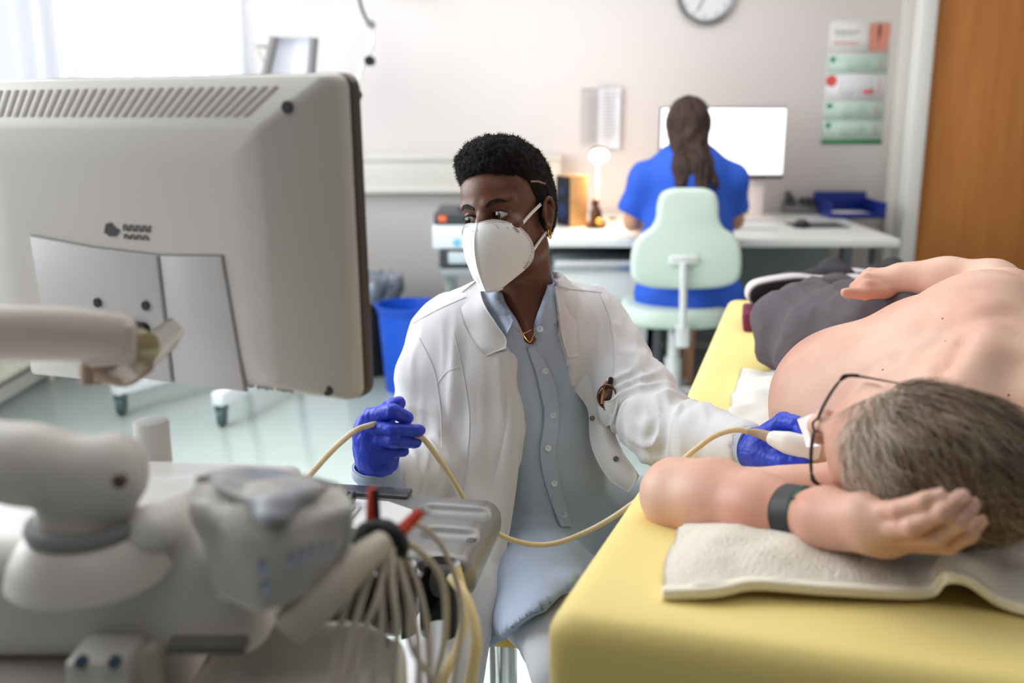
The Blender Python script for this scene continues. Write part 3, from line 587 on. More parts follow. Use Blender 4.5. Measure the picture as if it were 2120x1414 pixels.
c = MB(); c.prism([(-.19, -.165), (.105, -.165), (.088, -.012), (.0, -.016), (-.1, -.012), (-.198, -.003)], .0035, MR @ Matrix.Translation((.032, .0, 0)), .001, z0=.0585); c.build('seam_rim', seam, shell)
c = MB(); c.prism([(-.187, -.165), (.0, -.165), (-.003, -.0185), (-.1, -.0145), (-.195, -.0055)], .0075, MR @ Matrix.Translation((.032, .0, 0)), .002, z0=.0585); cp1 = c.build('cover_plate', pm, shell)
c = MB(); c.prism([(.004, -.165), (.102, -.165), (.0855, -.0145), (.0, -.0185)], .005, MR @ Matrix.Translation((.032, .0, 0)), .0015, z0=.0585); c.build('cover_plate', pm, shell)
def screw(x, z, y, r=.006): 
    c = MB(); a = MR @ Vector((x, z, y)); bb = MR @ Vector((x, z, y + .003)); c.cyl(a, bb, r); return c.build('screw', mat('screw_hole', (44, 44, 50), .4), shell)
screw(hw - .052, hh - .034, .046, .0065); screw(hw - .030, -hh + .016, .036, .006); screw(-hw + .012, hh - .05, .03, .005)
screw(-.065, -.078, .0655, .0055); screw(.008, -.076, .0655, .0055)
c = MB(); c.prism(rrect(.032, .022, .008), .01, MR @ Matrix.Translation((-.022, -.118, 0)), .002, z0=.061); c.build('mount_recess', black, shell)
# emblem and small lettering, as blurred in the photograph
lg = MB(); lg.prism([(-.012, -.004), (-.004, -.008), (.006, -.007), (.012, .0), (.004, .003), (.0, .008), (-.008, .006)], .001, MR @ Matrix.Translation((-.036, .008, 0)), 0, z0=.0612); lg.build('emblem', mat('logo_grey', (62, 62, 70), .5), shell)
for row, (zz, hgt, n_) in enumerate(((.011, .007, 9), (.001, .005, 8))):
    lt = MB()
    for k in range(n_): lt.box(MR @ Vector((-.018 + k * .0047, zz, .0615)), (.0016, .001, hgt), 0); lt.box(MR @ Vector((-.0165 + k * .0047, zz + (.5 - k % 2) * hgt * .8, .0615)), (.0028, .001, .0014), 0)
    lt.build('lettering', mat('logo_grey', (62, 62, 70)), shell, kind='stuff')
lt = MB()
for k in range(34):
    if k % 7 != 6: lt.box(MR @ Vector((.06 + k * .0038, -hh + .012 + (.0012 if k % 3 else 0), .045)), (.0022, .001, .004), 0)
lt.build('rating_line', seam, shell, kind='stuff')
# arm to monitor
b = MB(); b.tube([W(250, 700, .93), W(150, 692, .91), W(20, 690, .90), W(-120, 690, .9)], [.024, .0255, .026, .027], 20); b.build('upper_arm', mat('arm_plastic', (196, 184, 178), .35), um)
b = MB(); b.box(W(225, 705, .93), (.05, .05, .042), .01, rot=(0, .05, .35)); b.build('arm_end', mat('arm_plastic', (196, 184, 178)), um)
b = MB(); b.cyl(W(190, 748, .955), W(190, 795, .955), .011); b.cyl(W(236, 748, .96), W(240, 790, .96), .022); b.tube([W(205, 760, .94), W(255, 772, .94), W(300, 750, .96)], [.012, .014, .012]); b.build('tilt_joint', mat('joint_brown', (150, 128, 112), .4), um)
V, Q = sheet([[W(270, 790, .93), W(330, 745, .98), W(375, 700, 1.05)], [W(240, 760, .92), W(290, 710, .98), W(345, 672, 1.06)]], .02, 4, 4)
link('support_bracket', mesh_quads(V, Q), mat('bracket_plastic', (206, 198, 188), .4), um)
b = MB(); b.cyl(W(280, 712, .95), W(300, 722, .94), .016); b.box(W(290, 728, .94), (.03, .02, .006), .002, rot=(0, .1, 0)); b.build('hinge_cap', mat('hinge_olive', (170, 160, 128), .5), um)
b = MB(); b.box(W(130, 752, 1.2), (.075, .03, .028), .006, rot=(0, 0, -.3)); b.build('rear_clip', whitem, um)
# base of the arm on the deck
z_deck = .915
f = Field((-.85, .45, .80), (-.02, 1.15, 1.12), .006)
a1, a2, a3 = W(-240, 925, .80), W(60, 962, .80), W(215, 985, .82)
f.chain([a1, a2, a3], [.036, .0325, .030], .01); f.cone(W(180, 1000, .83), W(178, 1065, .84), .034, .04, .012)
rb(W(238, 982, .82), (.05, .05, .06), .014, .01) if False else f.ell(W(245, 975, .82), (.02, .03, .031), .02)
f.fn((-.85, .45, .8), (0, 1.15, 1.12), lambda x, y, z: np.broadcast_arrays(z - (.935 + 0 * x), y)[0] * -1, 0, 'add') if False else None
V, Q = f.mesh(3); link('lower_arm', mesh_quads(V, Q), plast, um)
b = MB(); s0 = W(252, 992, .772); b.cyl(s0, s0 + np.array([0, -.006, 0]), .0055); b.build('screw', mat('screw_brown', (96, 74, 66), .4), um)
pc = W(180, 1140, .84); b = MB()
b.lathe([(0, .0), (.066, 0), (.062, .015), (.054, .03), (.048, .036), (.044, .038), (0, .038)], 40, Matrix.Translation((float(pc[0]), float(pc[1]), z_deck - .004))); b.build('arm_turntable', plast, um)
b = MB(); b.lathe([(0, 0), (.045, 0), (.047, .006), (.045, .012), (0, .012)], 40, Matrix.Translation((float(pc[0]), float(pc[1]), z_deck + .034))); b.build('turntable_collar', seam, um)
# deck and rear housing, one continuous moulding
f = Field((-.95, .5, .72), (.02, 1.32, .98), .006)
def rb(c, s, r, k=.01, mode='add', rz=0):
    c = np.array(c); s = np.array(s) / 2 - r; m_ = np.linalg.norm(s) + r + .05; ca, sa = math.cos(rz), math.sin(rz)
    def g(x, y, z):
        X = (x - c[0]) * ca + (y - c[1]) * sa; Y = -(x - c[0]) * sa + (y - c[1]) * ca; q = [np.abs(X) - s[0], np.abs(Y) - s[1], np.abs(z - c[2]) - s[2]]
        return np.sqrt(sum(np.maximum(v, 0) ** 2 for v in q)) + np.minimum(np.maximum(np.maximum(q[0], q[1]), q[2]), 0) - r
    f.fn(c - m_, c + m_, g, k, mode)
rb((-.52, .90, .862), (.60, .20, .115), .03, .02)            # housing behind the arm
rb((-.47, 1.02, .885), (.46, .14, .03), .012, .02, rz=-.08)     # deck running back towards the console
rb((-.255, .95, .89), (.10, .10, .03), .014, .03)
f.cone(W(300, 1100, .84) + [0, 0, 0], W(400, 1045, .93), .022, .018, .03)
V, Q = f.mesh(3); link('rear_housing', mesh_quads(V, Q), plastl, um)
b = MB(); b.box((-.58, .88, .60), (.52, .26, .40), .04); b.build('lower_housing', plast, um)
b = MB(); b.box((-.245, .96, .52), (.16, .24, .38), .03); b.build('lower_housing', mat('housing_warm', (176, 170, 164), .4), um)
c0 = W(232, 1370, .86); b = MB(); b.box((c0[0], c0[1] - .01, c0[2] - .03), (.052, .05, .10), .006); bk = b.build('cable_bracket', plast, um)
for px in (172, 241): p = W(px, 1366, .815); b = MB(); b.cyl(p, p + np.array([0, -.006, 0]), .0052); b.build('screw', mat('screw_steel', (90, 104, 116), .35, metal=.6), bk)
p = W(318, 1380, .84); b = MB(); b.box((p[0], p[1], p[2] - .05), (.011, .02, .14), .003); b.build('trim_post', mat('trim_beige', (168, 158, 146), .4), um)
p = W(430, 1335, .83); b = MB(); b.box((p[0], p[1], p[2]), (.066, .02, .009), .003); b.build('slot_shade_bar', mat('slot_shadow', (98, 94, 84), .6), um)  # solid dark bar in place of the shade inside a slot
# tray that holds the packet
f = Field((-.34, .60, .66), (.0, 1.02, .95), .005)
rb((-.195, .80, .755), (.19, .20, .15), .05, .01)
f.fn((-.34, .6, .66), (0, 1.02, .95), lambda x, y, z: np.sqrt(np.maximum(np.abs(x + .195) - .055, 0) ** 2 + np.maximum(np.abs(y - .8) - .06, 0) ** 2 + np.maximum(.78 - z, 0) ** 2) - .03, .01, 'sub')
V, Q = f.mesh(3); link('side_tray', mesh_quads(V, Q), mat('tray_plastic', (196, 192, 186), .4), um)
# upright roll holder behind the deck
p = W(312, 870, 1.17); b = MB(); b.cyl((p[0], p[1], .80), (p[0], p[1], p[2]), .0205, n=40, bev=.003); b.build('post', mat('post_white', (206, 205, 203), .5), um)
# console
cz = .765
f = Field((-.56, 1.02, .60), (.06, 1.40, .82), .004)
CR = -.17    # console yaw
cc_ = np.array([-.275, 1.235]); ca, sa = math.cos(CR), math.sin(CR)
def cl(u, v, z): return np.array([cc_[0] + u * ca - v * sa, cc_[1] + u * sa + v * ca, z])
def rbc(u, v, z, s, r, k=.01, mode='add'): rb(cl(u, v, z), s, r, k, mode, CR)
rbc(0, -.0, .735, (.50, .215, .06), .026); rbc(-.03, -.02, .69, (.40, .17, .09), .03, .03)
rbc(.197, .042, .772, (.10, .042, .03), .014, .004, 'sub'); rbc(.205, -.028, .772, (.075, .04, .03), .014, .004, 'sub')
V, Q = f.mesh(2); cons = link('console', mesh_quads(V, Q), mat('console_grey', (128, 126, 126), .3, metal=.25), um)
MC = Matrix.Translation((float(cc_[0]), float(cc_[1]), 0)) @ Matrix.Rotation(CR, 4, 'Z')
b = MB(); b.prism([(-.24, -.075), (.095, -.095), (.14, -.065), (.15, -.02), (.14, .03), (.10, .052), (-.24, .055)], .01, MC @ Matrix.Translation((0, 0, .76)), .004); kp = b.build('key_panel', mat('key_panel_white', (232, 232, 232), .35), cons)
b = MB(); b.box((-.06, .085, .766), (.36, .03, .008), .002, M=MC); b.build('dark_strip', mat('strip_dark', (74, 74, 78), .3), cons)
km = mat('key_slate', (86, 88, 104), .35)
for i in range(6): c = MB(); c.box((.012 + i * .0085, .03, .778), (.006, .022, .014), .002, rot=(0, 0, 0), M=MC); c.build('slider', mat('slider_black', (34, 34, 44), .3), kp)
for u, v in ((-.045, .01), (-.045, -.03), (-.09, .01), (-.09, -.03), (.08, -.06), (-.14, .01), (-.14, -.03)): c = MB(); c.box((u, v, .773), (.03, .011, .006), .0025, M=MC); c.build('key', km, kp)
for i in range(6): c = MB(); c.box((.03 + i * .008, -.005, .7712), (.0035, .05, .003), .001, M=MC); c.build('ridge', mat('ridge_grey', (170, 170, 172), .4), kp)
b = MB(); b.cyl(MC @ Vector((-.10, .035, .77)), MC @ Vector((-.10, .035, .782)), .014, bev=.003); b.build('knob', alu, kp)
p = MC @ Vector((.225, -.03, .745)); b = MB(); b.cyl(p, p + Vector((.012, -.004, 0)), .016, bev=.003); b.build('end_knob', mat('knob_dark', (64, 56, 54), .4), cons)
# black probe holders hanging on the near side of the console
for i, u in enumerate((.212, .160, .108, .056, .004)):
    Mh = MC @ Matrix.Translation((u, -.118 - .008 * i, .735))
    c = MB(); n_ = 20; prof = [(.024, -.055), (.026, .02), (.03, .026), (.026, .03), (.019, .024), (.017, -.05)]; V = []; Fc = []
    for r, z in prof:
        for k in range(n_): a = math.radians(30 + 300 * k / (n_ - 1)) - PI / 2; V.append((r * math.cos(a), r * math.sin(a), z))
    for q in range(len(prof)):
        for k in range(n_ - 1): q2 = (q + 1) % len(prof); Fc.append((q * n_ + k, q * n_ + k + 1, q2 * n_ + k + 1, q2 * n_ + k))
    Fc += [tuple(q * n_ for q in range(len(prof))), tuple(q * n_ + n_ - 1 for q in range(len(prof)))[::-1]]
    c.raw(V, Fc, Mh); hd = c.build('probe_holder', mat('holder_black', (26, 25, 26), .25), cons)
# hook with red prongs, black clamp
b = MB(); c0 = W(786, 1115, .88); b.box(c0, (.022, .02, .018), .006, rot=(0, .4, 0)); b.ball(c0, (.02, .014, .015)); b.tube([W(738, 1128, .86), W(758, 1100, .87), W(800, 1098, .87), W(828, 1130, .87), W(822, 1165, .87)], [.006, .009, .01, .009, .006]); b.build('cable_clamp', black, um)
redm = mat('prong_red', (196, 52, 30), .4)
b = MB(); b.tube([W(772, 1100, .88), W(771, 1050, .88), W(772, 1010, .88)], [.0065, .0055, .0045], 8); b.build('red_prong', redm, um); b = MB(); b.tube([W(783, 1100, .876), W(780, 1050, .876), W(778, 1012, .876)], .003, 8); b.build('prong_edge', black, um)
b = MB(); b.tube([W(818, 1112, .87), W(842, 1088, .88), W(870, 1060, .89)], [.007, .006, .005], 8); b.build('red_prong', redm, um)
# machine base so that it stands on the floor
b = MB(); b.box((-.42, .98, .25), (.34, .34, .36), .05); b.box((-.42, .98, .09), (.5, .5, .06), .02); b.build('base', plast, um)
for sx in (-.22, .22):
    for sy in (-.22, .22): b = MB(); b.cyl((-.42 + sx - .015, .98 + sy, .04), (-.42 + sx + .015, .98 + sy, .04), .04); b.build('castor', rubber, um)
# electrode leads gathered in the clamp: each lead is a thing of its own
lead = mat('lead_grey', (196, 184, 168), .45); lead2 = mat('lead_beige', (200, 188, 160), .45)
L = [([(800, 1128, .86), (770, 1180, .84), (735, 1290, .82), (712, 1414, .81), (705, 1500, .81)], .0035), ([(806, 1130, .865), (790, 1200, .84), (790, 1300, .83), (772, 1414, .82), (765, 1500, .82)], .003),
     ([(812, 1135, .86), (812, 1210, .84), (822, 1300, .83), (815, 1414, .83), (812, 1500, .83)], .003), ([(815, 1130, .87), (835, 1190, .86), (862, 1300, .85), (868, 1414, .84), (868, 1500, .84)], .003),
     ([(818, 1128, .875), (858, 1190, .88), (885, 1300, .88), (888, 1414, .88), (888, 1500, .88)], .0027), ([(812, 1120, .88), (860, 1135, .9), (915, 1200, .92), (922, 1310, .92), (900, 1414, .91), (890, 1500, .9)], .0033),
     ([(808, 1118, .89), (860, 1085, .92), (920, 1140, .95), (955, 1260, .97), (940, 1414, .95), (930, 1500, .94)], .0028), ([(803, 1135, .86), (755, 1170, .85), (722, 1240, .82), (700, 1330, .82), (690, 1500, .8)], .003),
     ([(822, 1150, .87), (846, 1250, .86), (852, 1340, .85), (900, 1414, .86), (930, 1500, .87)], .0027), ([(806, 1140, .86), (780, 1240, .83), (745, 1330, .82), (735, 1414, .81), (735, 1500, .81)], .003)]
LL = ['thick grey electrode lead hanging leftmost but one below the clamp', 'grey electrode lead dropping left of centre below the black clamp', 'grey electrode lead hanging straight down from the black clamp', 'grey electrode lead bowing slightly right from the black clamp', 'thin grey electrode lead swinging right of the clamp to the frame bottom',
      'beige electrode lead arching over the probe holders before dropping', 'rightmost grey electrode lead arching over the console end', 'leftmost grey electrode lead falling over the tray side', 'thin grey electrode lead kinking outward low beneath the clamp', 'grey electrode lead draped down in front of the tray wall']
for i, (P, r) in enumerate(L):
    b = MB(); b.tube([W(*q) for q in P], r, 8); tag(b.build('electrode_lead', lead if i != 5 else lead2), LL[i], 'cable', 'electrode leads hanging from the clamp')
b = MB(); b.tube([W(790, 1125, .85), W(740, 1165, .82), W(690, 1215, .80), W(640, 1262, .79), W(600, 1300, .79)], [.0115, .014, .017, .018, .016], 14); tag(b.build('cable_sheath', mat('sheath', (186, 176, 162), .45)), 'thick beige cable sheath running from the black clamp over the tray rim', 'cable')
pc_ = mat('probe_cable_cream', (218, 198, 150), .4)
b = MB(); b.tube([W(945, 1175, 1.16), W(962, 1250, 1.14), (W(950, 1330, 1.12)), W(920, 1400, 1.1), W(900, 1480, 1.1)], .0055, 12); tag(b.build('probe_cable', pc_), 'inner cream probe cable looping below the console end', 'cable')
b = MB(); b.tube([W(935, 1195, 1.13), W(965, 1240, 1.1), W(985, 1320, 1.08), W(975, 1400, 1.08), W(960, 1490, 1.08)], .0062, 12); tag(b.build('probe_cable', pc_), 'outer thick cream probe cable curving down beside the white coat', 'cable')
b = MB(); b.tube([W(60, 1414, 1.1), W(95, 1385, 1.12), W(150, 1380, 1.15)], .003); b.build('violet_wire', mat('wire_violet', (150, 140, 180), .5), um)
# crumpled packet standing in the tray
bagm = mat('packet_foil', (196, 192, 184), .38, bump=.5, bscale=18, var_rgb=(176, 172, 170), vscale=14, bdist=.01)
pk = thing('crumpled_packet', 'crumpled pale packet with a folded over flap and blue print in the tray', 'packet', W(560, 1250, .82))
rows = [[W(445, 1235, .80), W(520, 1262, .775), W(610, 1245, .77), W(680, 1215, .79)],
        [W(420, 1120, .80), W(500, 1150, .755), W(600, 1140, .75), W(715, 1105, .79)],
        [W(392, 1040, .81), W(470, 1075, .77), W(590, 1065, .755), W(730, 1050, .79)],
        [W(402, 992, .84), W(480, 1004, .81), W(590, 996, .805), W(705, 1006, .83)]]
V, Q = sheet(rows, .0025, 12, 12, .011, 26, 3); link('front_face', mesh_quads(V, Q), bagm, pk)
rows = [[W(445, 1235, .81), W(520, 1240, .86), W(610, 1235, .87), W(680, 1215, .80)], [W(412, 1100, .82), W(490, 1095, .89), W(600, 1095, .9), W(712, 1090, .80)], [W(412, 985, .842), W(480, 978, .89), W(590, 975, .9), W(692, 998, .832)]]
V, Q = sheet(rows, .0025, 12, 12, .010, 24, 9); link('back_face', mesh_quads(V, Q), bagm, pk)
rows = [[W(428, 986, .85), W(520, 982, .84), W(620, 986, .84), W(700, 1004, .85)], [W(445, 1003, .79), W(520, 1010, .765), W(610, 1015, .765), W(665, 1010, .80)],
        [W(470, 1040, .775), W(520, 1055, .745), W(590, 1060, .745), W(640, 1030, .78)], [W(492, 1062, .775), W(530, 1082, .742), W(580, 1078, .742), W(620, 1060, .775)]]
V, Q = sheet(rows, .002, 12, 12, .009, 34, 5); link('flap', mesh_quads(V, Q), mat('packet_print', (192, 190, 186), .4, var_rgb=(150, 154, 170), vscale=22, bump=.4, bscale=20), pk)
pr_ = mat('packet_blue_print', (140, 150, 176), .5)
for i, (x, y, w, h) in enumerate([(540, 1175, 16, 34), (548, 1215, 18, 26), (600, 1160, 9, 40), (622, 1152, 9, 40), (642, 1146, 9, 40), (664, 1140, 9, 38), (684, 1134, 9, 34)]):
    V, Q = sheet([[W(x - w / 2, y + h / 2, .7445 + .00008 * abs(x - 560)), W(x + w / 2, y + h / 2, .7445 + .00008 * abs(x - 560))], [W(x - w / 2 + 4, y - h / 2, .7445 + .00008 * abs(x - 560)), W(x + w / 2 + 4, y - h / 2, .7445 + .00008 * abs(x - 560))]], .001, 2, 2)
    link('printed_stroke', mesh_quads(V, Q), pr_, pk)
# ---------------------------------------------------------------- examination couch
co_ = thing('examination_couch', 'yellow upholstered examination couch with a raised head end on the right', 'couch', (.75, 1.9, 0))
ZB = .73; ang = math.atan(.2986); ux = np.array([math.sin(ang), math.cos(ang)]); uy = np.array([math.cos(ang), -math.sin(ang)])    # along, across
P0 = np.array([.242, 1.57]) - ux * 0     # left edge at the hinge
def bedpt(a, c, z): return (P0[0] + ux[0] * a + uy[0] * c, P0[1] + ux[1] * a + uy[1] * c, z)
def bedz(a): return ZB + max(0, -a) * .132
BW = .70
yl = mat('yellow_cover', (240, 217, 136), .62, bump=.25, bscale=700, bdist=.001, sheen=.1)
def slab(a0, a1, za0, za1, th, r=.028, na=20, nc=14):
    """mattress section with rounded edges"""
    f = Field(*[[fn(v) for v in zip(*[bedpt(a, c, z) for a in (a0, a1) for c in (0, BW) for z in (za0 - th, za1 + .02, za0 + .02, za1 - th)])] for fn in (lambda t: min(t) - .03, lambda t: max(t) + .03)], .008)
    sl_ = (za1 - za0) / (a1 - a0)
    def g(x, y, z):
        X = x - P0[0]; Y = y - P0[1]; a = X * ux[0] + Y * ux[1]; c = X * uy[0] + Y * uy[1]; zt = za0 + (a - a0) * sl_
        q = [np.abs(a - (a0 + a1) / 2) - (a1 - a0) / 2 + r, np.abs(c - BW / 2) - BW / 2 + r, np.abs(z - (zt - th / 2)) - th / 2 + r]
        return np.sqrt(sum(np.maximum(v, 0) ** 2 for v in q)) + np.minimum(np.maximum(np.maximum(q[0], q[1]), q[2]), 0) - r
    f.fn(f.lo, f.lo + f.n * f.res, g, 0, 'add'); return f.mesh(2)
a_near = -.745
V, Q = slab(0.004, 1.40, ZB, ZB, .13); link('mattress', mesh_quads(V, Q), yl, co_)
V, Q = slab(a_near, -.004, bedz(a_near), ZB, .15, .03)
w = vnoise(V * [3, 3, 14]); link('head_section', mesh_quads(V + (w[:, None] - .5) * [.004, .004, 0], Q), yl, co_)
steel = mat('couch_frame', (210, 212, 214), .35, metal=.3)
MBd = Matrix.Translation((float(P0[0]), float(P0[1]), 0)) @ Matrix(((uy[0], ux[0], 0, 0), (uy[1], ux[1], 0, 0), (0, 0, 1, 0), (0, 0, 0, 1)))
b = MB(); b.box((BW / 2, .70, .57), (.56, 1.3, .04), .01, M=MBd); b.build('frame', steel, co_)
b = MB(); b.box((BW / 2, .70, .32), (.2, .5, .46), .02, M=MBd); b.build('pedestal', whitem, co_)
b = MB(); b.box((BW / 2, .70, .05), (.5, 1.1, .07), .02, M=MBd); b.build('base', whitem, co_)
b = MB(); b.tube([(BW / 2 - .15, .05, .57), (BW / 2 - .15, -.25, .62)], .015, M=MBd); b.tube([(BW / 2 + .15, .05, .57), (BW / 2 + .15, -.25, .62)], .015, M=MBd); b.build('head_support', steel, co_, kind='stuff') if False else b.bm.free()
for s_ in (-.15, .15): b = MB(); b.tube([(BW / 2 + s_, .05, .57), (BW / 2 + s_, -.25, .615)], .015, M=MBd); b.build('head_strut', steel, co_)
# ---------------------------------------------------------------- cloths
def cloth(name, lab, cat, grid, th, m, wob, sc_, seed=0, su=10, sv=10, fringe=None):
    V, Q = sheet(grid, th, su, sv, wob, sc_, seed); o = link(name, mesh_quads(V, Q), m); tag(o, lab, cat); return o
tw = mat('towel_terry', (243, 235, 219), .95, bump=1, bscale=260, bdist=.005, sheen=.4)
def onbed(px, py, dz):  # point on the head section surface seen at this direction, lifted by dz
    z = ZB + .05
    for _ in range(12):
        p = atZ(px, py, z + dz); a = (p[0] - P0[0]) * ux[0] + (p[1] - P0[1]) * ux[1]; z = bedz(a)
    return atZ(px, py, z + dz)
rows = [[onbed(1372, 1228, .006), onbed(1480, 1222, .012), onbed(1560, 1208, .016), onbed(1700, 1218, .014), onbed(1850, 1226, .012), onbed(1925, 1222, .014), onbed(1955, 1195, .035), onbed(2000, 1200, .034), onbed(2060, 1240, .014), onbed(2130, 1262, .01), onbed(2240, 1285, .01)],
        [onbed(1380, 1160, .012), onbed(1470, 1152, .026), onbed(1580, 1135, .032), onbed(1720, 1148, .03), onbed(1850, 1162, .026), onbed(1930, 1170, .028), onbed(1965, 1160, .045), onbed(2010, 1165, .042), onbed(2065, 1185, .02), onbed(2130, 1195, .014), onbed(2240, 1210, .012)],
        [onbed(1405, 1110, .012), onbed(1480, 1105, .028), onbed(1590, 1090, .036), onbed(1720, 1105, .034), onbed(1850, 1125, .028), onbed(1930, 1130, .028), onbed(1975, 1125, .04), onbed(2020, 1125, .036), onbed(2070, 1130, .02), onbed(2130, 1130, .016), onbed(2240, 1140, .012)],
        [onbed(1420, 1078, .008), onbed(1500, 1085, .014), onbed(1600, 1080, .018), onbed(1720, 1085, .016), onbed(1850, 1095, .016), onbed(1930, 1100, .016), onbed(1985, 1095, .02), onbed(2030, 1095, .018), onbed(2075, 1095, .012), onbed(2140, 1095, .01), onbed(2240, 1095, .01)],
        [onbed(1430, 1045, .006), onbed(1510, 1040, .008), onbed(1610, 1035, .01), onbed(1720, 1030, .01), onbed(1850, 1030, .01), onbed(1930, 1030, .01), onbed(1985, 1030, .01), onbed(2030, 1030, .01), onbed(2075, 1030, .01), onbed(2140, 1030, .01), onbed(2240, 1030, .01)]]
t1 = thing('head_towel', 'thick cream towel folded under the patient head on the couch end', 'towel', onbed(1700, 1220, .0))
V, Q = sheet(rows, .009, 10, 10, .0045, 26, 2); V = V + [0, 0, 1] * ((vnoise(V * [60, 60, 60]) - .5) * .003)[:, None]; link('cloth', mesh_quads(V, Q), tw, t1)
R0 = crom(rows[0], 10)
b = MB(); b.tube([p + np.array([0, -.001, .0]) for p in R0[::2]], .005, 8, sub=2); b.build('hem', tw, t1)
b = MB()
for k in range(0, len(R0) * 3):
    u = k / 3; i = min(int(u), len(R0) - 2); p = R0[i] + (R0[i + 1] - R0[i]) * (u - i); b.box(p + np.array([0, -.002, .001]), (.0022, .011, .0105), .0006, seg=1)
b.build('overlock_stitch', mat('stitch_cream', (246, 240, 222), .9), t1, kind='stuff')
def onb(px, py, dz): return atZ(px, py, ZB + dz)
rows = [[onb(1500, 905, .004), onb(1560, 900, .008), onb(1640, 895, .01), onb(1720, 890, .01)], [onb(1508, 850, .006), onb(1560, 845, .016), onb(1640, 840, .014), onb(1720, 835, .012)],
        [onb(1522, 808, .006), onb(1580, 806, .02), onb(1650, 800, .02), onb(1730, 800, .012)], [onb(1535, 765, .006), onb(1590, 770, .010), onb(1660, 768, .01), onb(1740, 768, .01)]]
V, Q = sheet(rows, .006, 12, 12, .009, 26, 4); tag(link('body_towel', mesh_quads(V, Q), mat('towel_white', (232, 230, 224), .95, bump=.6, bscale=420, bdist=.002)), 'white wrinkled towel lying under the patient belly on the couch', 'towel')
V, Q = sheet([[W(1580, 1000, 1.33), W(1640, 1004, 1.31), W(1700, 1012, 1.28)], [W(1588, 975, 1.37), W(1645, 975, 1.34), W(1700, 985, 1.3)], [W(1612, 962, 1.41), W(1660, 965, 1.38), W(1705, 970, 1.33)]], .006, 8, 8, .004, 40, 7)
tag(link('small_towel', mesh_quads(V, Q), tw), 'beige towel fold between the gloved hand and the patient arm', 'towel')
V, Q = sheet([[W(1650, 868, 1.33), W(1680, 857, 1.27), W(1722, 848, 1.22)], [W(1660, 890, 1.32), W(1684, 885, 1.26), W(1714, 880, 1.21)], [W(1672, 925, 1.31), W(1686, 925, 1.26), W(1702, 922, 1.21)]], .0015, 6, 6, .003, 40, 2)
tag(link('paper_tissue', mesh_quads(V, Q), paper), 'white paper tissue tucked at the patient chest beside the glasses', 'tissue')
mc = MB(); p = W(1563, 652, 2.55); mc.box((p[0] + .03, p[1] + .02, p[2] - .012), (.11, .14, .05), .008, rot=(0, 0, -.2)); tag(mc.build('maroon_cushion', mat('maroon', (104, 24, 62), .7)), 'small maroon cushion edge under the grey shoe on the couch', 'cushion')
# ---------------------------------------------------------------- assistant's chair
cy = 3.82; c0 = atY(1422, 490, cy); cx = c0[0]
sc_ = thing('office_chair', 'pale mint office chair with a keyhole shaped backrest', 'chair', (cx, cy, 0))
def prof(pts): return [((px - 1422) / F * (cy / CP * .985), -(py - 500) / F * (cy / CP * .985)) for px, py in pts]
half = [(1422, 392), (1455, 393), (1476, 403), (1484, 425), (1486, 452), (1496, 472), (1518, 488), (1532, 512), (1536, 550), (1530, 580), (1500, 594), (1460, 598), (1422, 599)]
pts = prof(half); pts = pts + [(-x, z) for x, z in pts[::-1][1:-1]]
pz = crom(pts + [pts[0]], 4)[:-1, :2]
zc = atY(1422, 500, cy)[2]
b = MB(); Mb_ = Matrix.Translation((cx, cy + .03, zc)) @ Matrix.Rotation(PI / 2 - .06, 4, 'X'); b.prism(pz, .055, Mb_, .022, z0=-.0, seg=3); bk = b.build('backrest', mint, sc_)
V, Q = sheet([[(-.5, 0, 0)]], 0) if False else (None, None)
b = MB(); pp = atY(1415, 538, cy - .03); b.box((pp[0], cy - .035, pp[2]), (.11, .03, .035), .012); b.build('bracket', mat('chair_white_metal', (232, 234, 236), .25, metal=.3), bk)
b = MB(); q0 = atY(1415, 545, cy - .05); q1 = atY(1414, 640, cy - .06); q2 = atY(1412, 700, cy - .03); b.tube([q0, q1, q2], .015, 14); b.box((q2[0], q2[1], q2[2] + .01), (.05, .05, .09), .008); b.build('back_post', mat('chair_white_metal', (232, 234, 236)), sc_)
zs = .50
b = MB(); ps = [(.215 * math.copysign(abs(math.cos(t)) ** .7, math.cos(t)), .21 * math.copysign(abs(math.sin(t)) ** .7, math.sin(t))) for t in np.linspace(0, 2 * PI, 40)[:-1]]
b.prism(ps, .08, Matrix.Translation((cx - .01, cy + .20, zs - .08)), .03, seg=3); b.build('seat', mint, sc_)
b = MB(); b.cyl((cx, cy + .2, .1), (cx, cy + .2, zs - .08), .026); b.cyl((cx, cy + .2, .1), (cx, cy + .2, .26), .036); b.build('column', mat('chair_white_metal', (232, 234, 236)), sc_)
b = MB(); b.box((cx, cy + .08, zs - .1), (.05, .26, .03), .008); b.build('under_plate', alu, sc_)
for k in range(5):
    a = -PI / 2 + .25 + k * 2 * PI / 5; e = (cx + .27 * math.cos(a), cy + .2 + .27 * math.sin(a))
    b = MB(); b.tube([(cx, cy + .2, .12), (cx + .14 * math.cos(a), cy + .2 + .14 * math.sin(a), .105), (e[0], e[1], .085)], [.022, .02, .015], 10); sp_ = b.build('base_arm', mat('chair_white_metal', (232, 234, 236)), sc_)
    b = MB(); b.cyl((e[0] - .02, e[1], .03), (e[0] + .02, e[1], .03), .03, bev=.005); b.build('castor', rubber, sp_)
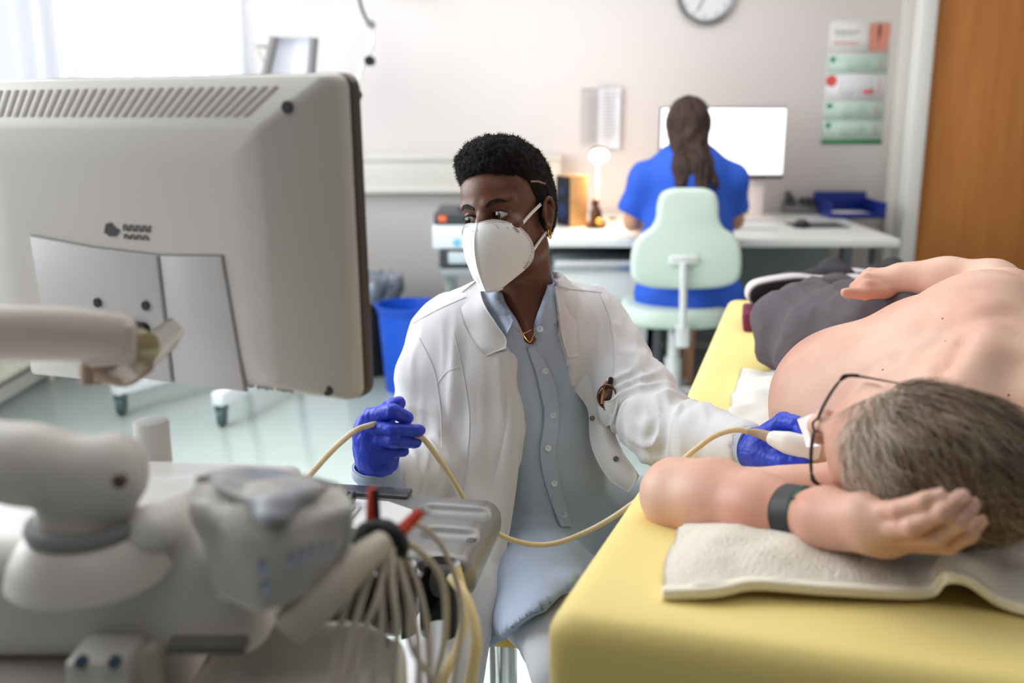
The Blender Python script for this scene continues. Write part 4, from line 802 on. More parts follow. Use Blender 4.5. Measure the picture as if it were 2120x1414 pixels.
# doctor's stool
so = thing('stool', 'chrome column stool under the seated doctor', 'stool', (-.01, 1.72, 0))
sx, sy = W(1042, 1400, 1.80)[:2]
b = MB(); b.cyl((sx, sy, .05), (sx, sy, .40), .026); b.cyl((sx, sy, .05), (sx, sy, .2), .034); b.build('column', chrome, so)
b = MB(); b.lathe([(0, 0), (.125, 0), (.135, .02), (.135, .04), (.12, .055), (0, .06)], 40, Matrix.Translation((sx + .02, sy + .05, .39))); b.build('seat', mat('stool_seat', (216, 176, 60), .5), so)
for k in range(5):
    a = .3 + k * 2 * PI / 5; e = (sx + .24 * math.cos(a), sy + .24 * math.sin(a)); b = MB(); b.tube([(sx, sy, .09), (sx + .12 * math.cos(a), sy + .12 * math.sin(a), .08), (e[0], e[1], .065)], [.02, .016, .012], 10); sp_ = b.build('base_arm', chrome, so)
    b = MB(); b.cyl((e[0] - .014, e[1], .025), (e[0] + .014, e[1], .025), .025, bev=.004); b.build('castor', rubber, sp_)
# ---------------------------------------------------------------- seated assistant
asn = thing('person', 'seated person in a blue short sleeved tunic with brown hair, facing the desk monitor', 'person', (cx, cy + .2, 0))
sk2 = mat('skin_light', (222, 170, 142), .5, sss=.1, var_rgb=(208, 150, 122), vscale=12)
scr = mat('scrub_blue', (42, 92, 208), .75, bump=.15, bscale=30, bdist=.01)
AY = 4.02
def A(px, py, dy=0): return atY(px, py, AY + dy)
f = Field((A(1240, 0)[0], AY - .3, .0), (A(1620, 0)[0], AY + .75, 1.42), .009)
hc = A(1424, 262, .02)
f.ell(hc, (.072, .088, .095), .02).ell(hc + [0, .03, -.06], (.055, .06, .06), .03)
for s_ in (-1, 1): f.ell(hc + [s_ * .073, .01, -.025], (.012, .022, .03), .008)
f.ell(hc + [0, .085, -.03], (.012, .02, .016), .012)
f.chain([hc + [0, .01, -.05], A(1424, 345, 0)], [.05, .055], .03)
f.chain([A(1340, 375), A(1424, 355), A(1510, 375)], [.055, .075, .055], .04)
f.chain([A(1424, 370), A(1424, 480)], [.12, .12], .05)
f.chain([A(1424, 470), A(1424, 590, .02)], [.115, .14], .05)
for s_, e, h in ((-1, (1308, 468, .08), (1350, 475, .36)), (1, (1522, 465, .08), (1490, 478, .36))):
    f.chain([A(1424 + s_ * 88, 372), A(e[0], e[1] - 8, e[2])], [.05, .036], .02)
    hw_ = atZ(h[0], 486, DZ + .035); f.chain([A(e[0], e[1] - 8, e[2]), np.array([hw_[0], 4.32, DZ + .035])], [.036, .024], .012)
    wr = np.array([hw_[0], 4.32, DZ + .03]); f.ell(wr + [0, .05, 0], (.04, .05, .016), .012)
    for q_ in range(4): f.chain([wr + [(-.03 + q_ * .02), .08, 0], wr + [(-.033 + q_ * .022), .13, .004], wr + [(-.034 + q_ * .0225), .155, -.008]], [.0095, .009, .007], .002)
    f.chain([wr + [-s_ * .035, .03, 0], wr + [-s_ * .06, .07, 0], wr + [-s_ * .06, .1, -.006]], [.011, .01, .008], .006)
    # legs, under the desk
    f.chain([A(1424, 620, .02) + [s_ * .08, 0, 0], np.array([cx + s_ * .11, 4.45, .52])], [.085, .065], .03); f.chain([np.array([cx + s_ * .11, 4.45, .52]), np.array([cx + s_ * .12, 4.42, .10])], [.06, .04], .02); f.chain([np.array([cx + s_ * .12, 4.42, .05]), np.array([cx + s_ * .13, 4.6, .04])], [.04, .035], .02)
V, Q = f.mesh(2); link('body', mesh_quads(V, Q), sk2, asn)
g = Field((A(1240, 0)[0], AY - .3, .42), (A(1620, 0)[0], AY + .4, 1.2), .008)
g.chain([A(1335, 373), A(1424, 352), A(1515, 373)], [.068, .085, .068], .05).chain([A(1424, 370), A(1424, 480)], [.15, .145], .05).chain([A(1370, 400), A(1372, 560, .02)], [.07, .08], .05).chain([A(1478, 400), A(1476, 560, .02)], [.07, .08], .05).chain([A(1424, 470), A(1424, 605, .0)], [.14, .16], .06).chain([A(1370, 612, 0), A(1480, 612, 0)], [.11, .11], .04)
for s_, e in ((-1, (1304, 448)), (1, (1526, 448))): g.chain([A(1424 + s_ * 84, 372), A(e[0] - s_ * 8, e[1] - 18, .05)], [.062, .062], .03)
def cut(c, n, k=.0):
    n = np.array(n, float) / np.linalg.norm(n); g.fn(g.lo, g.lo + g.n * g.res, lambda x, y, z: -((x - c[0]) * n[0] + (y - c[1]) * n[1] + (z - c[2]) * n[2]) + 0 * (x + y + z), k, 'sub')
for s_, e in ((-1, (1300, 440)), (1, (1530, 440))):
    c = A(*e, .05)
    g.fn(c - [.11, .15, .11], c + [.11, .15, .11], lambda x, y, z, c=c, s_=s_: np.maximum(np.sqrt((x - c[0]) ** 2 + (y - c[1]) ** 2 + (z - c[2]) ** 2) - .1, -((x - c[0]) * s_ * .45 - (z - c[2]) * .9) + .0), 0, 'sub')
nk = A(1424, 332, 0); g.ell(nk + [0, .06, .03], (.075, .09, .05), .02, 'sub')
V, Q = g.mesh(2); V = folds(V, Q, .006, (9, 9, 5), 3); link('tunic', mesh_quads(V, Q), scr, asn)
hm = mat('hair_brown', (68, 44, 36), .55, bump=.9, bscale=30, stretch=(6, 6, .6), var_rgb=(44, 28, 24), vscale=9, bdist=.01)
g = Field(hc - [.14, .22, .32], hc + [.14, .16, .15], .005)
g.ell(hc + [0, -.012, .012], (.084, .095, .102), .02).ell(hc + [0, .11, -.03], (.066, .075, .09), .02, 'sub')
g.chain([hc + [-.035, -.06, -.06], hc + [-.03, -.115, -.15], hc + [-.05, -.165, -.215]], [.04, .042, .018], .03).chain([hc + [.02, -.065, -.05], hc + [.03, -.12, -.15], hc + [.035, -.17, -.235]], [.045, .044, .018], .03).chain([hc + [.04, -.06, -.1], hc + [.065, -.13, -.18], hc + [.09, -.16, -.22]], [.03, .022, .01], .015).chain([hc + [.0, -.09, -.03], hc + [.02, -.1, -.08]], [.03, .028], .015)
V, Q = g.mesh(2); V = folds(V, Q, .009, (60, 60, 9), 1); link('hair', mesh_quads(V, Q), hm, asn)
b = MB(); b.ball(hc + [.01, -.098, -.03], (.02, .012, .014)); b.build('hair_tie', mat('hair_tie', (40, 30, 34), .6), asn)
# ---------------------------------------------------------------- the doctor
doc = thing('person', 'seated doctor in open white coat, pale blue shirt, white mask and blue gloves', 'person', (-.02, 1.68, 0))
skd = mat('skin_deep', (112, 68, 48), .42, sss=.12, var_rgb=(92, 54, 38), vscale=9, bump=.12, bscale=260, bdist=.002, spec=.5)
coatm = mat('coat_white', (216, 215, 219), .8, bump=.12, bscale=900, bdist=.001, sheen=.15)
shirtm = mat('shirt_blue', (172, 185, 208), .8, bump=.15, bscale=900, bdist=.001, sheen=.1)
glovem = mat('glove_blue', (38, 64, 196), .42, bump=.35, bscale=70, stretch=(1, 1, 2.5), bdist=.004)
maskm = mat('mask_white', (240, 240, 242), .85, bump=.1, bscale=800, bdist=.001)
HC = W(1048, 446, 1.66)     # head centre, eye height
RH = mrot(0, math.radians(-7), 0) @ mrot(0, 0, 0)
yaw = math.radians(-27); Rz = mrot(0, 0, yaw); Rx = mrot(math.radians(-8), 0, 0)
RH = mrot(0, math.radians(-13), 0) @ Rz @ Rx
HS = .885; MH = M4(RH * HS, HC); invR = RH.T
def HL(p): return invR @ (np.array(p) - HC) / HS
def HW(p): return RH @ (np.array(p) * HS) + HC
h = Field((-.14, -.15, -.36), (.14, .20, .16), .0029)
h.ell((0, .018, .042), (.073, .094, .080), .02).ell((0, -.022, -.028), (.060, .066, .085), .03).ell((0, -.032, .045), (.062, .058, .055), .02)
for s_ in (-1, 1):
    h.cone((s_ * .046, .002, -.058), (s_ * .012, -.062, -.1), .022, .017, .03)
    h.ell((s_ * .041, -.062, -.022), (.021, .02, .017), .02)
    h.cone((s_ * .012, -.083, .022), (s_ * .048, -.066, .025), .009, .008, .014)
h.ell((0, -.074, -.1), (.018, .014, .014), .02)
for s_ in (-1, 1): h.ell((s_ * .032, -.100, .0), (.019, .018, .013), .016, 'sub')
h.chain([(0, -.082, .014), (0, -.096, -.008), (0, -.109, -.036)], [.009, .010, .0125], .012)
for s_ in (-1, 1): h.ell((s_ * .013, -.095, -.038), (.009, .011, .008), .006)
h.ell((0, -.09, -.066), (.022, .01, .006), .008).ell((0, -.088, -.076), (.019, .01, .007), .006)
EY = -.0725; ER = .0134
for s_ in (-1, 1):
    c = np.array([s_ * .0315, EY, .001]); h.ell(c, ER + .0024, .004)
    def alm(x, y, z, c=c, s_=s_):
        u = (x - c[0]) / .0172; v = (z - c[2] - .001 * s_ * (x - c[0]) / .015); up = .0080 * (1 - np.minimum(u * u, 1)) ; dn = .0052 * (1 - np.minimum(u * u, 1))
        return np.maximum(np.maximum(v - up, -v - dn), y - c[1] + .002) + 0 * x
    h.fn(c - .02, c + .02, alm, .0012, 'sub')
# ears
def ear(f, sg, c, tilt=0):
    c = np.array(c); P = []
    for k in range(13): a = math.radians(-100 + 290 * k / 12); P.append(c + [sg * (.004 + .006 * max(0, math.sin(a + .6))), .014 * math.cos(a) * 1.1 + .004 * math.sin(a), .027 * math.sin(a) + .004])
    f.chain(P, [.0036] * 13, .003)
    f.ell(c + [sg * .0, .003, .0], (.004, .014, .025), .004); f.ell(c + [sg * .001, -.004, -.026], (.005, .008, .010), .004)
    f.chain([c + [sg * .006, .006, .018], c + [sg * .007, .008, .0], c + [sg * .006, .002, -.012]], [.003, .0035, .003], .003)
    f.chain([c + [sg * -.001, -.012, .002], c + [sg * .002, -.010, -.006]], [.004, .0045], .004)
    f.ell(c + [sg * .006, -.003, -.003], (.006, .006, .009), .003, 'sub')
ear(h, 1, (.0775, .012, -.012)); ear(h, -1, (-.0775, .012, -.012))
nb = HL(W(1082, 695, 1.738)); nt_ = np.array([.0, .03, -.07])
h.chain([nt_, (nt_ + nb) / 2, nb], [.057, .056, .052], .03)
h.chain([HL(W(1070, 600, 1.67)), HL(W(1092, 700, 1.66))], [.012, .008], .02); h.chain([HL(W(1115, 560, 1.68)), HL(W(1100, 700, 1.665))], [.012, .008], .02)
h.chain([HL(W(1010, 745, 1.80)), HL(W(1090, 735, 1.79)), HL(W(1180, 740, 1.83))], [.05, .055, .05], .03)
V, Q = h.mesh(2); body = link('body', mesh_quads(frame(MH, V), Q), skd, doc)
# eyes
HSC = HS
def eye(parent, c, gaze, iris, sc=1., R=None, T=None, nm='eyeball'):
    g = Vector(gaze).normalized(); q = g.to_track_quat('Z', 'Y').to_matrix().to_4x4(); M0 = Matrix.Translation([float(v) for v in c]) @ q
    b = MB(); b.ball((0, 0, 0), ER * sc * HSC, 20, M=M0); e = b.build(nm, mat('eye_white', (212, 204, 198), .12, spec=.6), parent)
    def disc(r, z, m_, n_): b = MB(); prof_ = [(0, z), (r, math.sqrt(max((ER * sc) ** 2 - r * r, 0)) + .00035), (r * .99, math.sqrt(max((ER * sc) ** 2 - r * r, 0)) - .0008), (0, z - .002)]; b.lathe(prof_, 28, M0); b.build(n_, m_, e)
    disc(.0062, ER * sc + .0003, iris, 'iris'); disc(.0027, ER * sc + .0006, mat('pupil', (6, 6, 8), .05), 'pupil')
    g2 = q @ Vector((0, 0, 0)); b = MB(); b.ball(M0 @ Vector((.0022, .0022, ER * sc - .0002)), .0009, 6); b.build('catch_light', mat('eye_glint', (250, 250, 250), .1), e)  # small white bead modelled as the glint on the eye
    return e
gz = RH @ (mrot(0, 0, math.radians(-15)) @ np.array([0, -1, .02]))
for s_ in (-1, 1): eye(body, HW((s_ * .0315, EY, .001)), gz, mat('iris_dark', (40, 24, 16), .1))
lashm = mat('lash_black', (10, 8, 8), .6)
browm = mat('brow_black', (26, 18, 16), .9, bump=.8, bscale=400, bdist=.002)
def onface(x, z, y0=-.13, out=.0):   # march onto the head surface from the front
    ix = int(round((x - h.lo[0]) / h.res)); iz = int(round((z - h.lo[2]) / h.res)); col = h.D[ix, :, iz]; j = int(np.argmax(col < 0)); y = h.ax[1][j] - h.res * (0 - col[j]) / (col[j - 1] - col[j] + 1e-9) * 0 - h.res * .5
    return np.array([x, y - out, z])
for s_ in (-1, 1):
    up = []; dn = []
    for k in range(11):
        u = -1 + .2 * k; x = s_ * .0315 + u * .0168; r2 = (ER + .0022) ** 2 - (u * .0148) ** 2; zt = .002 + .0080 * (1 - u * u); zb_ = .000 - .0052 * (1 - u * u)
        up.append(HW((x, EY - math.sqrt(max(r2 - zt * zt, 1e-6)) - .0004, zt))); dn.append(HW((x, EY - math.sqrt(max(r2 - zb_ * zb_, 1e-6)) - .0002, zb_)))
    b = MB(); b.tube(up, [.0006, .0011, .0013, .0011, .0007], 6, sub=2); b.tube(dn, .0005, 6, sub=2); b.build('eyelash', lashm, body, kind='stuff')
    P = [onface(s_ * x_, z_, out=.0002) for x_, z_ in ((.013, .0195), (.021, .0235), (.03, .0265), (.040, .0265), (.048, .0215))]
    V_, Q_ = sheet([[HW(p + [0, 0, w * t]) for p, w in zip(P, (.004, .0052, .005, .0035, .001))] for t in (-.8, 0, .8)], .0018, 5, 3); link('eyebrow', mesh_quads(V_, Q_), browm, body)
# hair: short on the sides, fuller on top
g = Field((-.125, -.12, -.10), (.125, .15, .18), .0032)
g.ell((0, .026, .054), (.080, .094, .090), .02).ell((0, -.026, .100), (.068, .064, .046), .03).ell((0, .05, .0), (.075, .07, .07), .03)
g.ell((0, -.118, -.002), (.096, .085, .093), .010, 'sub')
for s_ in (-1, 1): g.ell((s_ * .088, .008, -.028), (.03, .024, .036), .008, 'sub'); g.ell((s_ * .10, -.035, -.05), (.05, .062, .06), .012, 'sub')
g.fn(g.lo, g.lo + g.n * g.res, lambda x, y, z: z + .055 + .3 * (.06 - y) * 0 + 0 * x + 0 * y, .01, 'sub')
V, Q = g.mesh(2); N = vnorm(V, Q); am = .003 + .004 * np.clip((V[:, 2] - .05) / .06, 0, 1)
V = V + N * (am * (vnoise(V * 150) - .45) + am * .8 * (vnoise(V * 330 + 9) - .5) + .004 * (vnoise(V * 45) - .5))[:, None]
hairm = mat('hair_black_curl', (30, 25, 25), .85, bump=1, bscale=420, bdetail=6, bdist=.006, spec=.35)
hr = link('hair', mesh_quads(frame(MH, V), Q), hairm, body)
rs = np.random.RandomState(3); sel = rs.choice(len(V), 14000); hp = V[sel] ; hn = N[sel]; HV = []; HF = []   # tiny coils that break up the outline
for p, n_, l in zip(hp, hn, .002 + .0045 * rs.rand(14000) * np.clip((hp[:, 2] - .02) / .06, .25, 1)):
    t = rs.randn(3); t -= n_ * (t @ n_); t /= np.linalg.norm(t) + 1e-9; w = np.cross(n_, t); i = len(HV)
    for q_ in (p - t * .0003, p + t * .0003, p + n_ * l * .5 + w * l * .35 + t * .0003, p + n_ * l * .5 + w * l * .35 - t * .0003, p + n_ * l + t * l * .2, p + n_ * l + t * l * .2 + w * .0003): HV.append(q_)
    HF += [(i, i + 1, i + 2, i + 3), (i + 3, i + 2, i + 5, i + 4)]
link('hair_coils', mesh_quads(frame(MH, np.array(HV)), np.array(HF)), mat('hair_black', (24, 20, 20), .8), hr, kind='stuff')
b = MB(); b.tube([HW(q_) for q_ in ((.0805, -.034, .052), (.084, -.012, .050), (.086, .01, .045))], .0016, 8); b.build('shaved_line', mat('shaved_line', (150, 112, 92), .6), hr)
# mask, folded in two panels along a centre ridge
rid = crom([(0, -.1115, -.0065), (0, -.128, -.03), (0, -.137, -.062), (0, -.134, -.095), (0, -.122, -.128)], 6)
edg = crom([(.046, -.0835, -.0125), (.064, -.062, -.032), (.0715, -.048, -.062), (.061, -.05, -.094), (.022, -.098, -.128)], 6)
MV = []; ns = 14
for s_ in (-1, 1):
    R_ = []
    for v in range(len(rid)):
        row = []
        for k in range(ns + 1):
            u = k / ns; p = rid[v] * (1 - u) + edg[v] * u; vv = v / (len(rid) - 1); bl_ = math.sin(PI * u ** .8) * (.0085 + .004 * math.sin(PI * vv)) ; p = p + np.array([.55 * bl_, -.75 * bl_ * (1 if vv < .85 else .4), .006 * math.sin(PI * u) * (1 - vv) * .8]); p[0] *= s_; row.append(HW(p))
        R_.append(row)
    MV.append(R_)
for q_ in range(2):
    G = np.array(MV[q_]); V_, Q_ = sheet([list(r) for r in G], .0014, 1, 1)
    if q_ == 0: Q_ = Q_[:, ::-1]
    pn = link('face_mask' if q_ == 1 else 'mask_panel', mesh_quads(V_, Q_), maskm, doc if q_ == 1 else None)
    if q_ == 1: msk = pn
    else: first_panel = pn
first_panel.parent = msk; first_panel.location = first_panel.location - Vector([float(v) for v in WL[msk.name]])
def mp(u, v, q_=1, out=.0012):
    G = np.array(MV[q_]); a = v * (G.shape[0] - 1); b_ = u * (G.shape[1] - 1); i, j = min(int(a), G.shape[0] - 2), min(int(b_), G.shape[1] - 2); fa, fb = a - i, b_ - j
    p = (G[i, j] * (1 - fb) + G[i, j + 1] * fb) * (1 - fa) + (G[i + 1, j] * (1 - fb) + G[i + 1, j + 1] * fb) * fa
    n_ = np.cross(G[i, j + 1] - G[i, j], G[i + 1, j] - G[i, j]); n_ /= np.linalg.norm(n_) + 1e-9; c_ = HW((0, 0, -.06)); n_ = n_ if n_ @ (p - c_) > 0 else -n_
    return p + n_ * out, n_
dots = MB()
def dotline(pts, step=.0034, q_=1):
    P = [mp(u, v, q_, .0008)[0] for u, v in pts]; P = crom(P, 12) if len(P) > 2 else crom([P[0], P[1]], 20); L_ = 0
    for i in range(1, len(P)):
        L_ += np.linalg.norm(P[i] - P[i - 1])
        if L_ > step: L_ = 0; dots.ball(P[i], .0008, 4)
for q_ in (0, 1):
    dotline([(.03, .035), (.35, .03), (.7, .03), (.96, .04)], .0028, q_); dotline([(.03, .07), (.35, .065), (.7, .065), (.93, .09)], .0028, q_)
    dotline([(.97, .08), (.955, .3), (.955, .55), (.95, .8)], .0028, q_); dotline([(.12, .42), (.7, .2)], .003, q_); dotline([(.12, .425), (.7, .205)], .003, q_)
    dotline([(.2, .1), (.5, .12)], .003, q_); dotline([(.5, .12), (.5, .2)], .003, q_); dotline([(.5, .2), (.05, .16)], .003, q_); dotline([(.3, .9), (.85, .72)], .004, q_)
dots.build('weld_dots', mat('mask_grey_dots', (132, 132, 138), .8), msk, kind='stuff')
for (u, v, L_) in ((.82, .2, 5), (.9, .72, 4)):
    b = MB()
    for r_ in range(4):
        for c_ in range(L_): p, n_ = mp(u + r_ * .018, v + c_ * .022, 1, .0009); b.ball(p, .0007, 3)
    b.build('small_print', mat('mask_print', (130, 130, 134), .8), msk, kind='stuff')
p0 = mp(.3, .985)[0]
V_, Q_ = sheet([[HW((0, -.124, -.127)), HW((.012, -.112, -.1275)), HW((.024, -.099, -.1265))], [HW((0, -.125, -.132)), HW((.012, -.113, -.1325)), HW((.023, -.1, -.1315))]], .0022, 4, 2); link('chin_tab', mesh_quads(V_, Q_), maskm, msk)
b = MB()
V_, Q_ = sheet([[HW((.056, -.07, -.026)), HW((.066, -.035, -.005)), HW((.0775, -.006, .012))], [HW((.058, -.068, -.031)), HW((.068, -.034, -.010)), HW((.0790, -.004, .007))]], .0014, 5, 2); link('ear_loop', mesh_quads(V_, Q_), maskm, msk)
V_, Q_ = sheet([[HW((.062, -.054, -.08)), HW((.071, -.02, -.055)), HW((.0775, .004, -.040))], [HW((.061, -.052, -.085)), HW((.070, -.018, -.060)), HW((.0770, .006, -.044))]], .0014, 5, 2); link('ear_loop', mesh_quads(V_, Q_), maskm, msk)
gold = mat('gold', (245, 190, 90), .25, metal=1)
b = MB(); ec = HW((.081, .006, -.047)); b.tube([ec + RH @ np.array([0, .0045 * math.cos(a), .0075 * math.sin(a)]) for a in np.linspace(0, 2 * PI, 14)], .0012, 8, sub=2); b.build('earring', gold, doc)
b = MB(); b.tube([W(1062, 672, 1.655), W(1080, 690, 1.635), W(1100, 683, 1.638)], .0005, 6); b.tube([W(1074, 676, 1.65), W(1088, 700, 1.632), W(1098, 708, 1.63), W(1106, 690, 1.64)], .0005, 6); b.build('necklace', gold, doc)
# shirt
lo, hi = np.minimum(W(800, 560, 1.9), W(1400, 1450, 1.35)), np.maximum(W(800, 560, 1.9), W(1400, 1450, 1.35))
sh = Field((-.26, 1.32, .22), (.36, 2.0, 1.08), .0055)
torso = [([(955, 705, 1.735), (1075, 680, 1.755), (1205, 690, 1.80)], [.072, .085, .072], .04), ([(1015, 760, 1.76), (1085, 900, 1.79), (1100, 1010, 1.82), (1105, 1090, 1.84)], [.098, .098, .096, .11], .05),
         ([(1160, 750, 1.80), (1150, 900, 1.82), (1140, 1010, 1.84), (1150, 1090, 1.86)], [.09, .078, .082, .10], .05)]
for P, R_, k_ in torso: sh.chain([W(*q) for q in P], R_, k_)
for q_ in ((1040, 800, 1.72), (1150, 795, 1.76)): sh.ell(W(*q_), (.05, .042, .05), .05)
sh.ell(HW((0, .03, -.17)), (.07, .068, .05), .03)
sh.chain([W(1085, 1140, 1.84), W(1120, 1230, 1.68), W(1170, 1330, 1.50)], [.10, .092, .082], .04)
sh.chain([W(1175, 1120, 1.87), W(1260, 1085, 1.88), W(1330, 1075, 1.88)], [.10, .088, .075], .04)
sh.chain([W(1065, 1200, 1.74), W(1056, 1290, 1.68)], [.065, .05], .05)
SHD = sh.D.copy()
opn = [(1020, 560), (1036, 628), (1062, 662), (1082, 700), (1104, 722), (1108, 700), (1118, 655), (1132, 600), (1128, 540)]
sh.fn((-.2, 1.32, .8), (.25, 1.9, 1.08), frust(opn, 1.2, 1.80), .002)
sh.ell(HW((0, .03, -.115)), (.054, .056, .085), .004, 'sub')
hemc = [(980, 1345), (1010, 1340), (1060, 1300), (1130, 1250), (1260, 1150), (1260, 1460), (980, 1460)]
sh.fn(sh.lo, sh.lo + sh.n * sh.res, frust(hemc, 1.2, 1.95), .0)
V, Q = sh.mesh(2)
V = folds(V, Q, .0065, (16, 10, 7), 5); V = folds(V, Q, .0025, (40, 20, 14), 8)
shirt = link('shirt', mesh_quads(V, Q), shirtm, doc); hs = hitter(V, Q)
def surf(fd, px, py, d0=1.35, out=0.0, d1=1.95):   # first hit on a field from the camera direction
    ds = np.arange(d0, d1, .002); P = np.array([W(px, py, d) for d in ds]); I = np.round((P - fd.lo) / fd.res).astype(int); ok = ((I >= 0) & (I < fd.n)).all(1); v = np.full(len(ds), 1.); v[ok] = fd.D[tuple(I[ok].T)]
    j = int(np.argmax(v < 0)); return W(px, py, ds[j] - out) if v[j] < 0 else None
# placket, collar leaves, buttons
pl1 = [(1098, 716), (1122, 740), (1138, 765), (1148, 790), (1155, 820), (1158, 850), (1156, 890), (1150, 930), (1154, 970), (1163, 1010), (1174, 1050), (1186, 1090)]; pl0 = [(1092, 722), (1100, 745), (1108, 768), (1114, 792), (1120, 820), (1126, 850), (1124, 890), (1118, 930), (1122, 970), (1132, 1010), (1145, 1050), (1160, 1090)]
R_ = []
for (a_, b_), (c_, d_) in zip(pl0, pl1):
    row = [hs(a_ + (c_ - a_) * t, b_ + (d_ - b_) * t, .004) for t in (0, .25, .5, .75, 1)]
    if all(r is not None for r in row): R_.append(row)
V_, Q_ = sheet(R_, .0035, 3, 6); link('placket', mesh_quads(V_, Q_), shirtm, shirt)
btm = mat('button_white', (214, 218, 222), .3); holem = mat('button_hole', (110, 120, 130), .6)
for px, py in ((1118, 681), (1129, 768), (1145, 860), (1135, 928), (1148, 1001), (1168, 1066)):
    p = hs(px, py, .0075)
    if p is None: continue
    dr_ = Vector([float(v) for v in (np.array([0, 0, CH]) - p)]).normalized(); q = dr_.to_track_quat('Z', 'Y').to_matrix().to_4x4(); Mb_ = Matrix.Translation([float(v) for v in p]) @ q
    b = MB(); b.lathe([(0, .0), (.0054, 0), (.0056, .0012), (.0048, .0024), (.0036, .0016), (0, .0014)], 24, Mb_); bt_ = b.build('button', btm, shirt)
    b = MB(); b.cyl(Mb_ @ Vector((0, .0012, .0012)), Mb_ @ Vector((0, .0012, .0019)), .0005, n=8); b.cyl(Mb_ @ Vector((0, -.0012, .0012)), Mb_ @ Vector((0, -.0012, .0019)), .0005, n=8); b.build('thread_holes', holem, bt_, kind='stuff')
V_, Q_ = sheet([[W(992, 582, 1.695), W(1003, 632, 1.668), W(1030, 668, 1.650), W(1050, 692, 1.640)], [W(1008, 588, 1.690), W(1020, 630, 1.660), W(1042, 660, 1.640), W(1056, 680, 1.630)], [W(1018, 596, 1.690), W(1036, 628, 1.665), W(1054, 650, 1.645), W(1062, 664, 1.635)]], .003, 6, 5); link('collar_leaf', mesh_quads(V_, Q_), shirtm, shirt)
V_, Q_ = sheet([[W(1124, 560, 1.72), W(1128, 610, 1.695), W(1120, 645, 1.672), W(1112, 665, 1.655)], [W(1138, 572, 1.725), W(1143, 620, 1.69), W(1139, 648, 1.665), W(1130, 658, 1.65)], [W(1150, 585, 1.73), W(1155, 630, 1.70), W(1154, 660, 1.675), W(1149, 676, 1.655)]], .003, 6, 5); link('collar_leaf', mesh_quads(V_, Q_), shirtm, shirt)
# trousers (white) seen under the tunic hem
f = Field((-.12, 1.25, .05), (.36, 2.0, .62), .008)
f.chain([W(1085, 1150, 1.86), W(1130, 1250, 1.72), W(1190, 1350, 1.52)], [.082, .078, .070], .03).chain([W(1190, 1350, 1.52), np.array([.10, 1.45, .12])], [.062, .045], .03)
f.chain([W(1175, 1120, 1.88), W(1330, 1080, 1.90)], [.08, .065], .03).chain([W(1330, 1080, 1.90), np.array([.27, 1.86, .12])], [.06, .045], .03)
V, Q = f.mesh(2); V = folds(V, Q, .003, (18, 18, 18), 1); link('trousers', mesh_quads(V, Q), mat('trouser_white', (226, 226, 232), .8), doc)
b = MB()
for i in range(9): p = W(1072 + i * 11, 1298 + i * 9.5, 1.60 - i * .011); b.box(p, (.0035, .002, .006), .0004, rot=(0, .6, 0))
b.build('seam_stitches', mat('stitch_grey', (190, 192, 200), .8), doc, kind='stuff')
f = Field((-.12, 1.2, .0), (.36, 2.0, .16), .006)
f.chain([(.10, 1.45, .045), (.10, 1.33, .035)], [.038, .034], .01).chain([(.27, 1.86, .045), (.27, 1.73, .035)], [.038, .034], .01); f.fn(f.lo, f.lo + f.n * f.res, lambda x, y, z: z - .004 + 0 * x + 0 * y, 0, 'sub')
V, Q = f.mesh(1); link('shoes', mesh_quads(V, Q), black, doc)
# coat: torso shell, sleeves, long right skirt
ct = Field((-.36, 1.18, .20), (.46, 2.02, 1.08), .0048)
for P, R_, k_ in torso[:1]: ct.chain([W(*q) for q in P], [r + .012 for r in R_], k_)
ct.chain([W(1015, 760, 1.76), W(1075, 900, 1.79), W(1060, 1010, 1.82), W(1040, 1100, 1.84)], [.112, .112, .108, .11], .05)
ct.chain([W(1165, 740, 1.80), W(1140, 860, 1.84)], [.10, .08], .05)
ct.ell(HW((0, .035, -.165)), (.078, .075, .055), .03)
ct.chain([W(985, 800, 1.72), W(985, 950, 1.73), W(972, 1090, 1.70), W(948, 1230, 1.645), W(925, 1450, 1.60)], [.058, .062, .064, .066, .07], .05)
ct.chain([W(930, 800, 1.74), W(945, 950, 1.76), W(925, 1100, 1.80), W(905, 1450, 1.80)], [.05, .045, .05, .055], .04)
RS = [(920, 700, 1.735), (888, 775, 1.72), (882, 870, 1.71), (890, 960, 1.69)]
ct.chain([W(*q) for q in RS], [.054, .048, .047, .048], .02); ct.chain([W(890, 962, 1.69), W(852, 985, 1.60), W(808, 990, 1.53)], [.050, .045, .043], .02)
LS = [(1212, 660, 1.80), (1262, 740, 1.76), (1318, 820, 1.69), (1372, 886, 1.615)]
ct.chain([W(*q) for q in LS], [.058, .060, .056, .053], .02); ct.chain([W(1372, 886, 1.615), W(1455, 908, 1.53), W(1538, 925, 1.455)], [.053, .045, .040], .02)
CTU = ct.D.copy()
# openings
opc = [(985, 540), (992, 600), (1012, 650), (1043, 700), (1046, 716), (1068, 738), (1068, 790), (1077, 850), (1073, 950), (1060, 1050), (1042, 1150), (1010, 1290), (982, 1440), (1500, 1440), (1340, 1010), (1262, 880), (1216, 845), (1183, 800), (1176, 748), (1160, 700), (1152, 640), (1150, 590), (1140, 540)]
ct.fn(ct.lo, ct.lo + ct.n * ct.res, frust(opc, 1.2, 1.84), .0)
ct.ell(HW((0, .03, -.115)), (.060, .062, .10), .004, 'sub')
ct.chain([W(815, 994, 1.55), W(770, 1000, 1.46)], [.028, .032], .0, 'sub'); ct.chain([W(1540, 926, 1.45), W(1600, 938, 1.38)], [.026, .034], .0, 'sub')
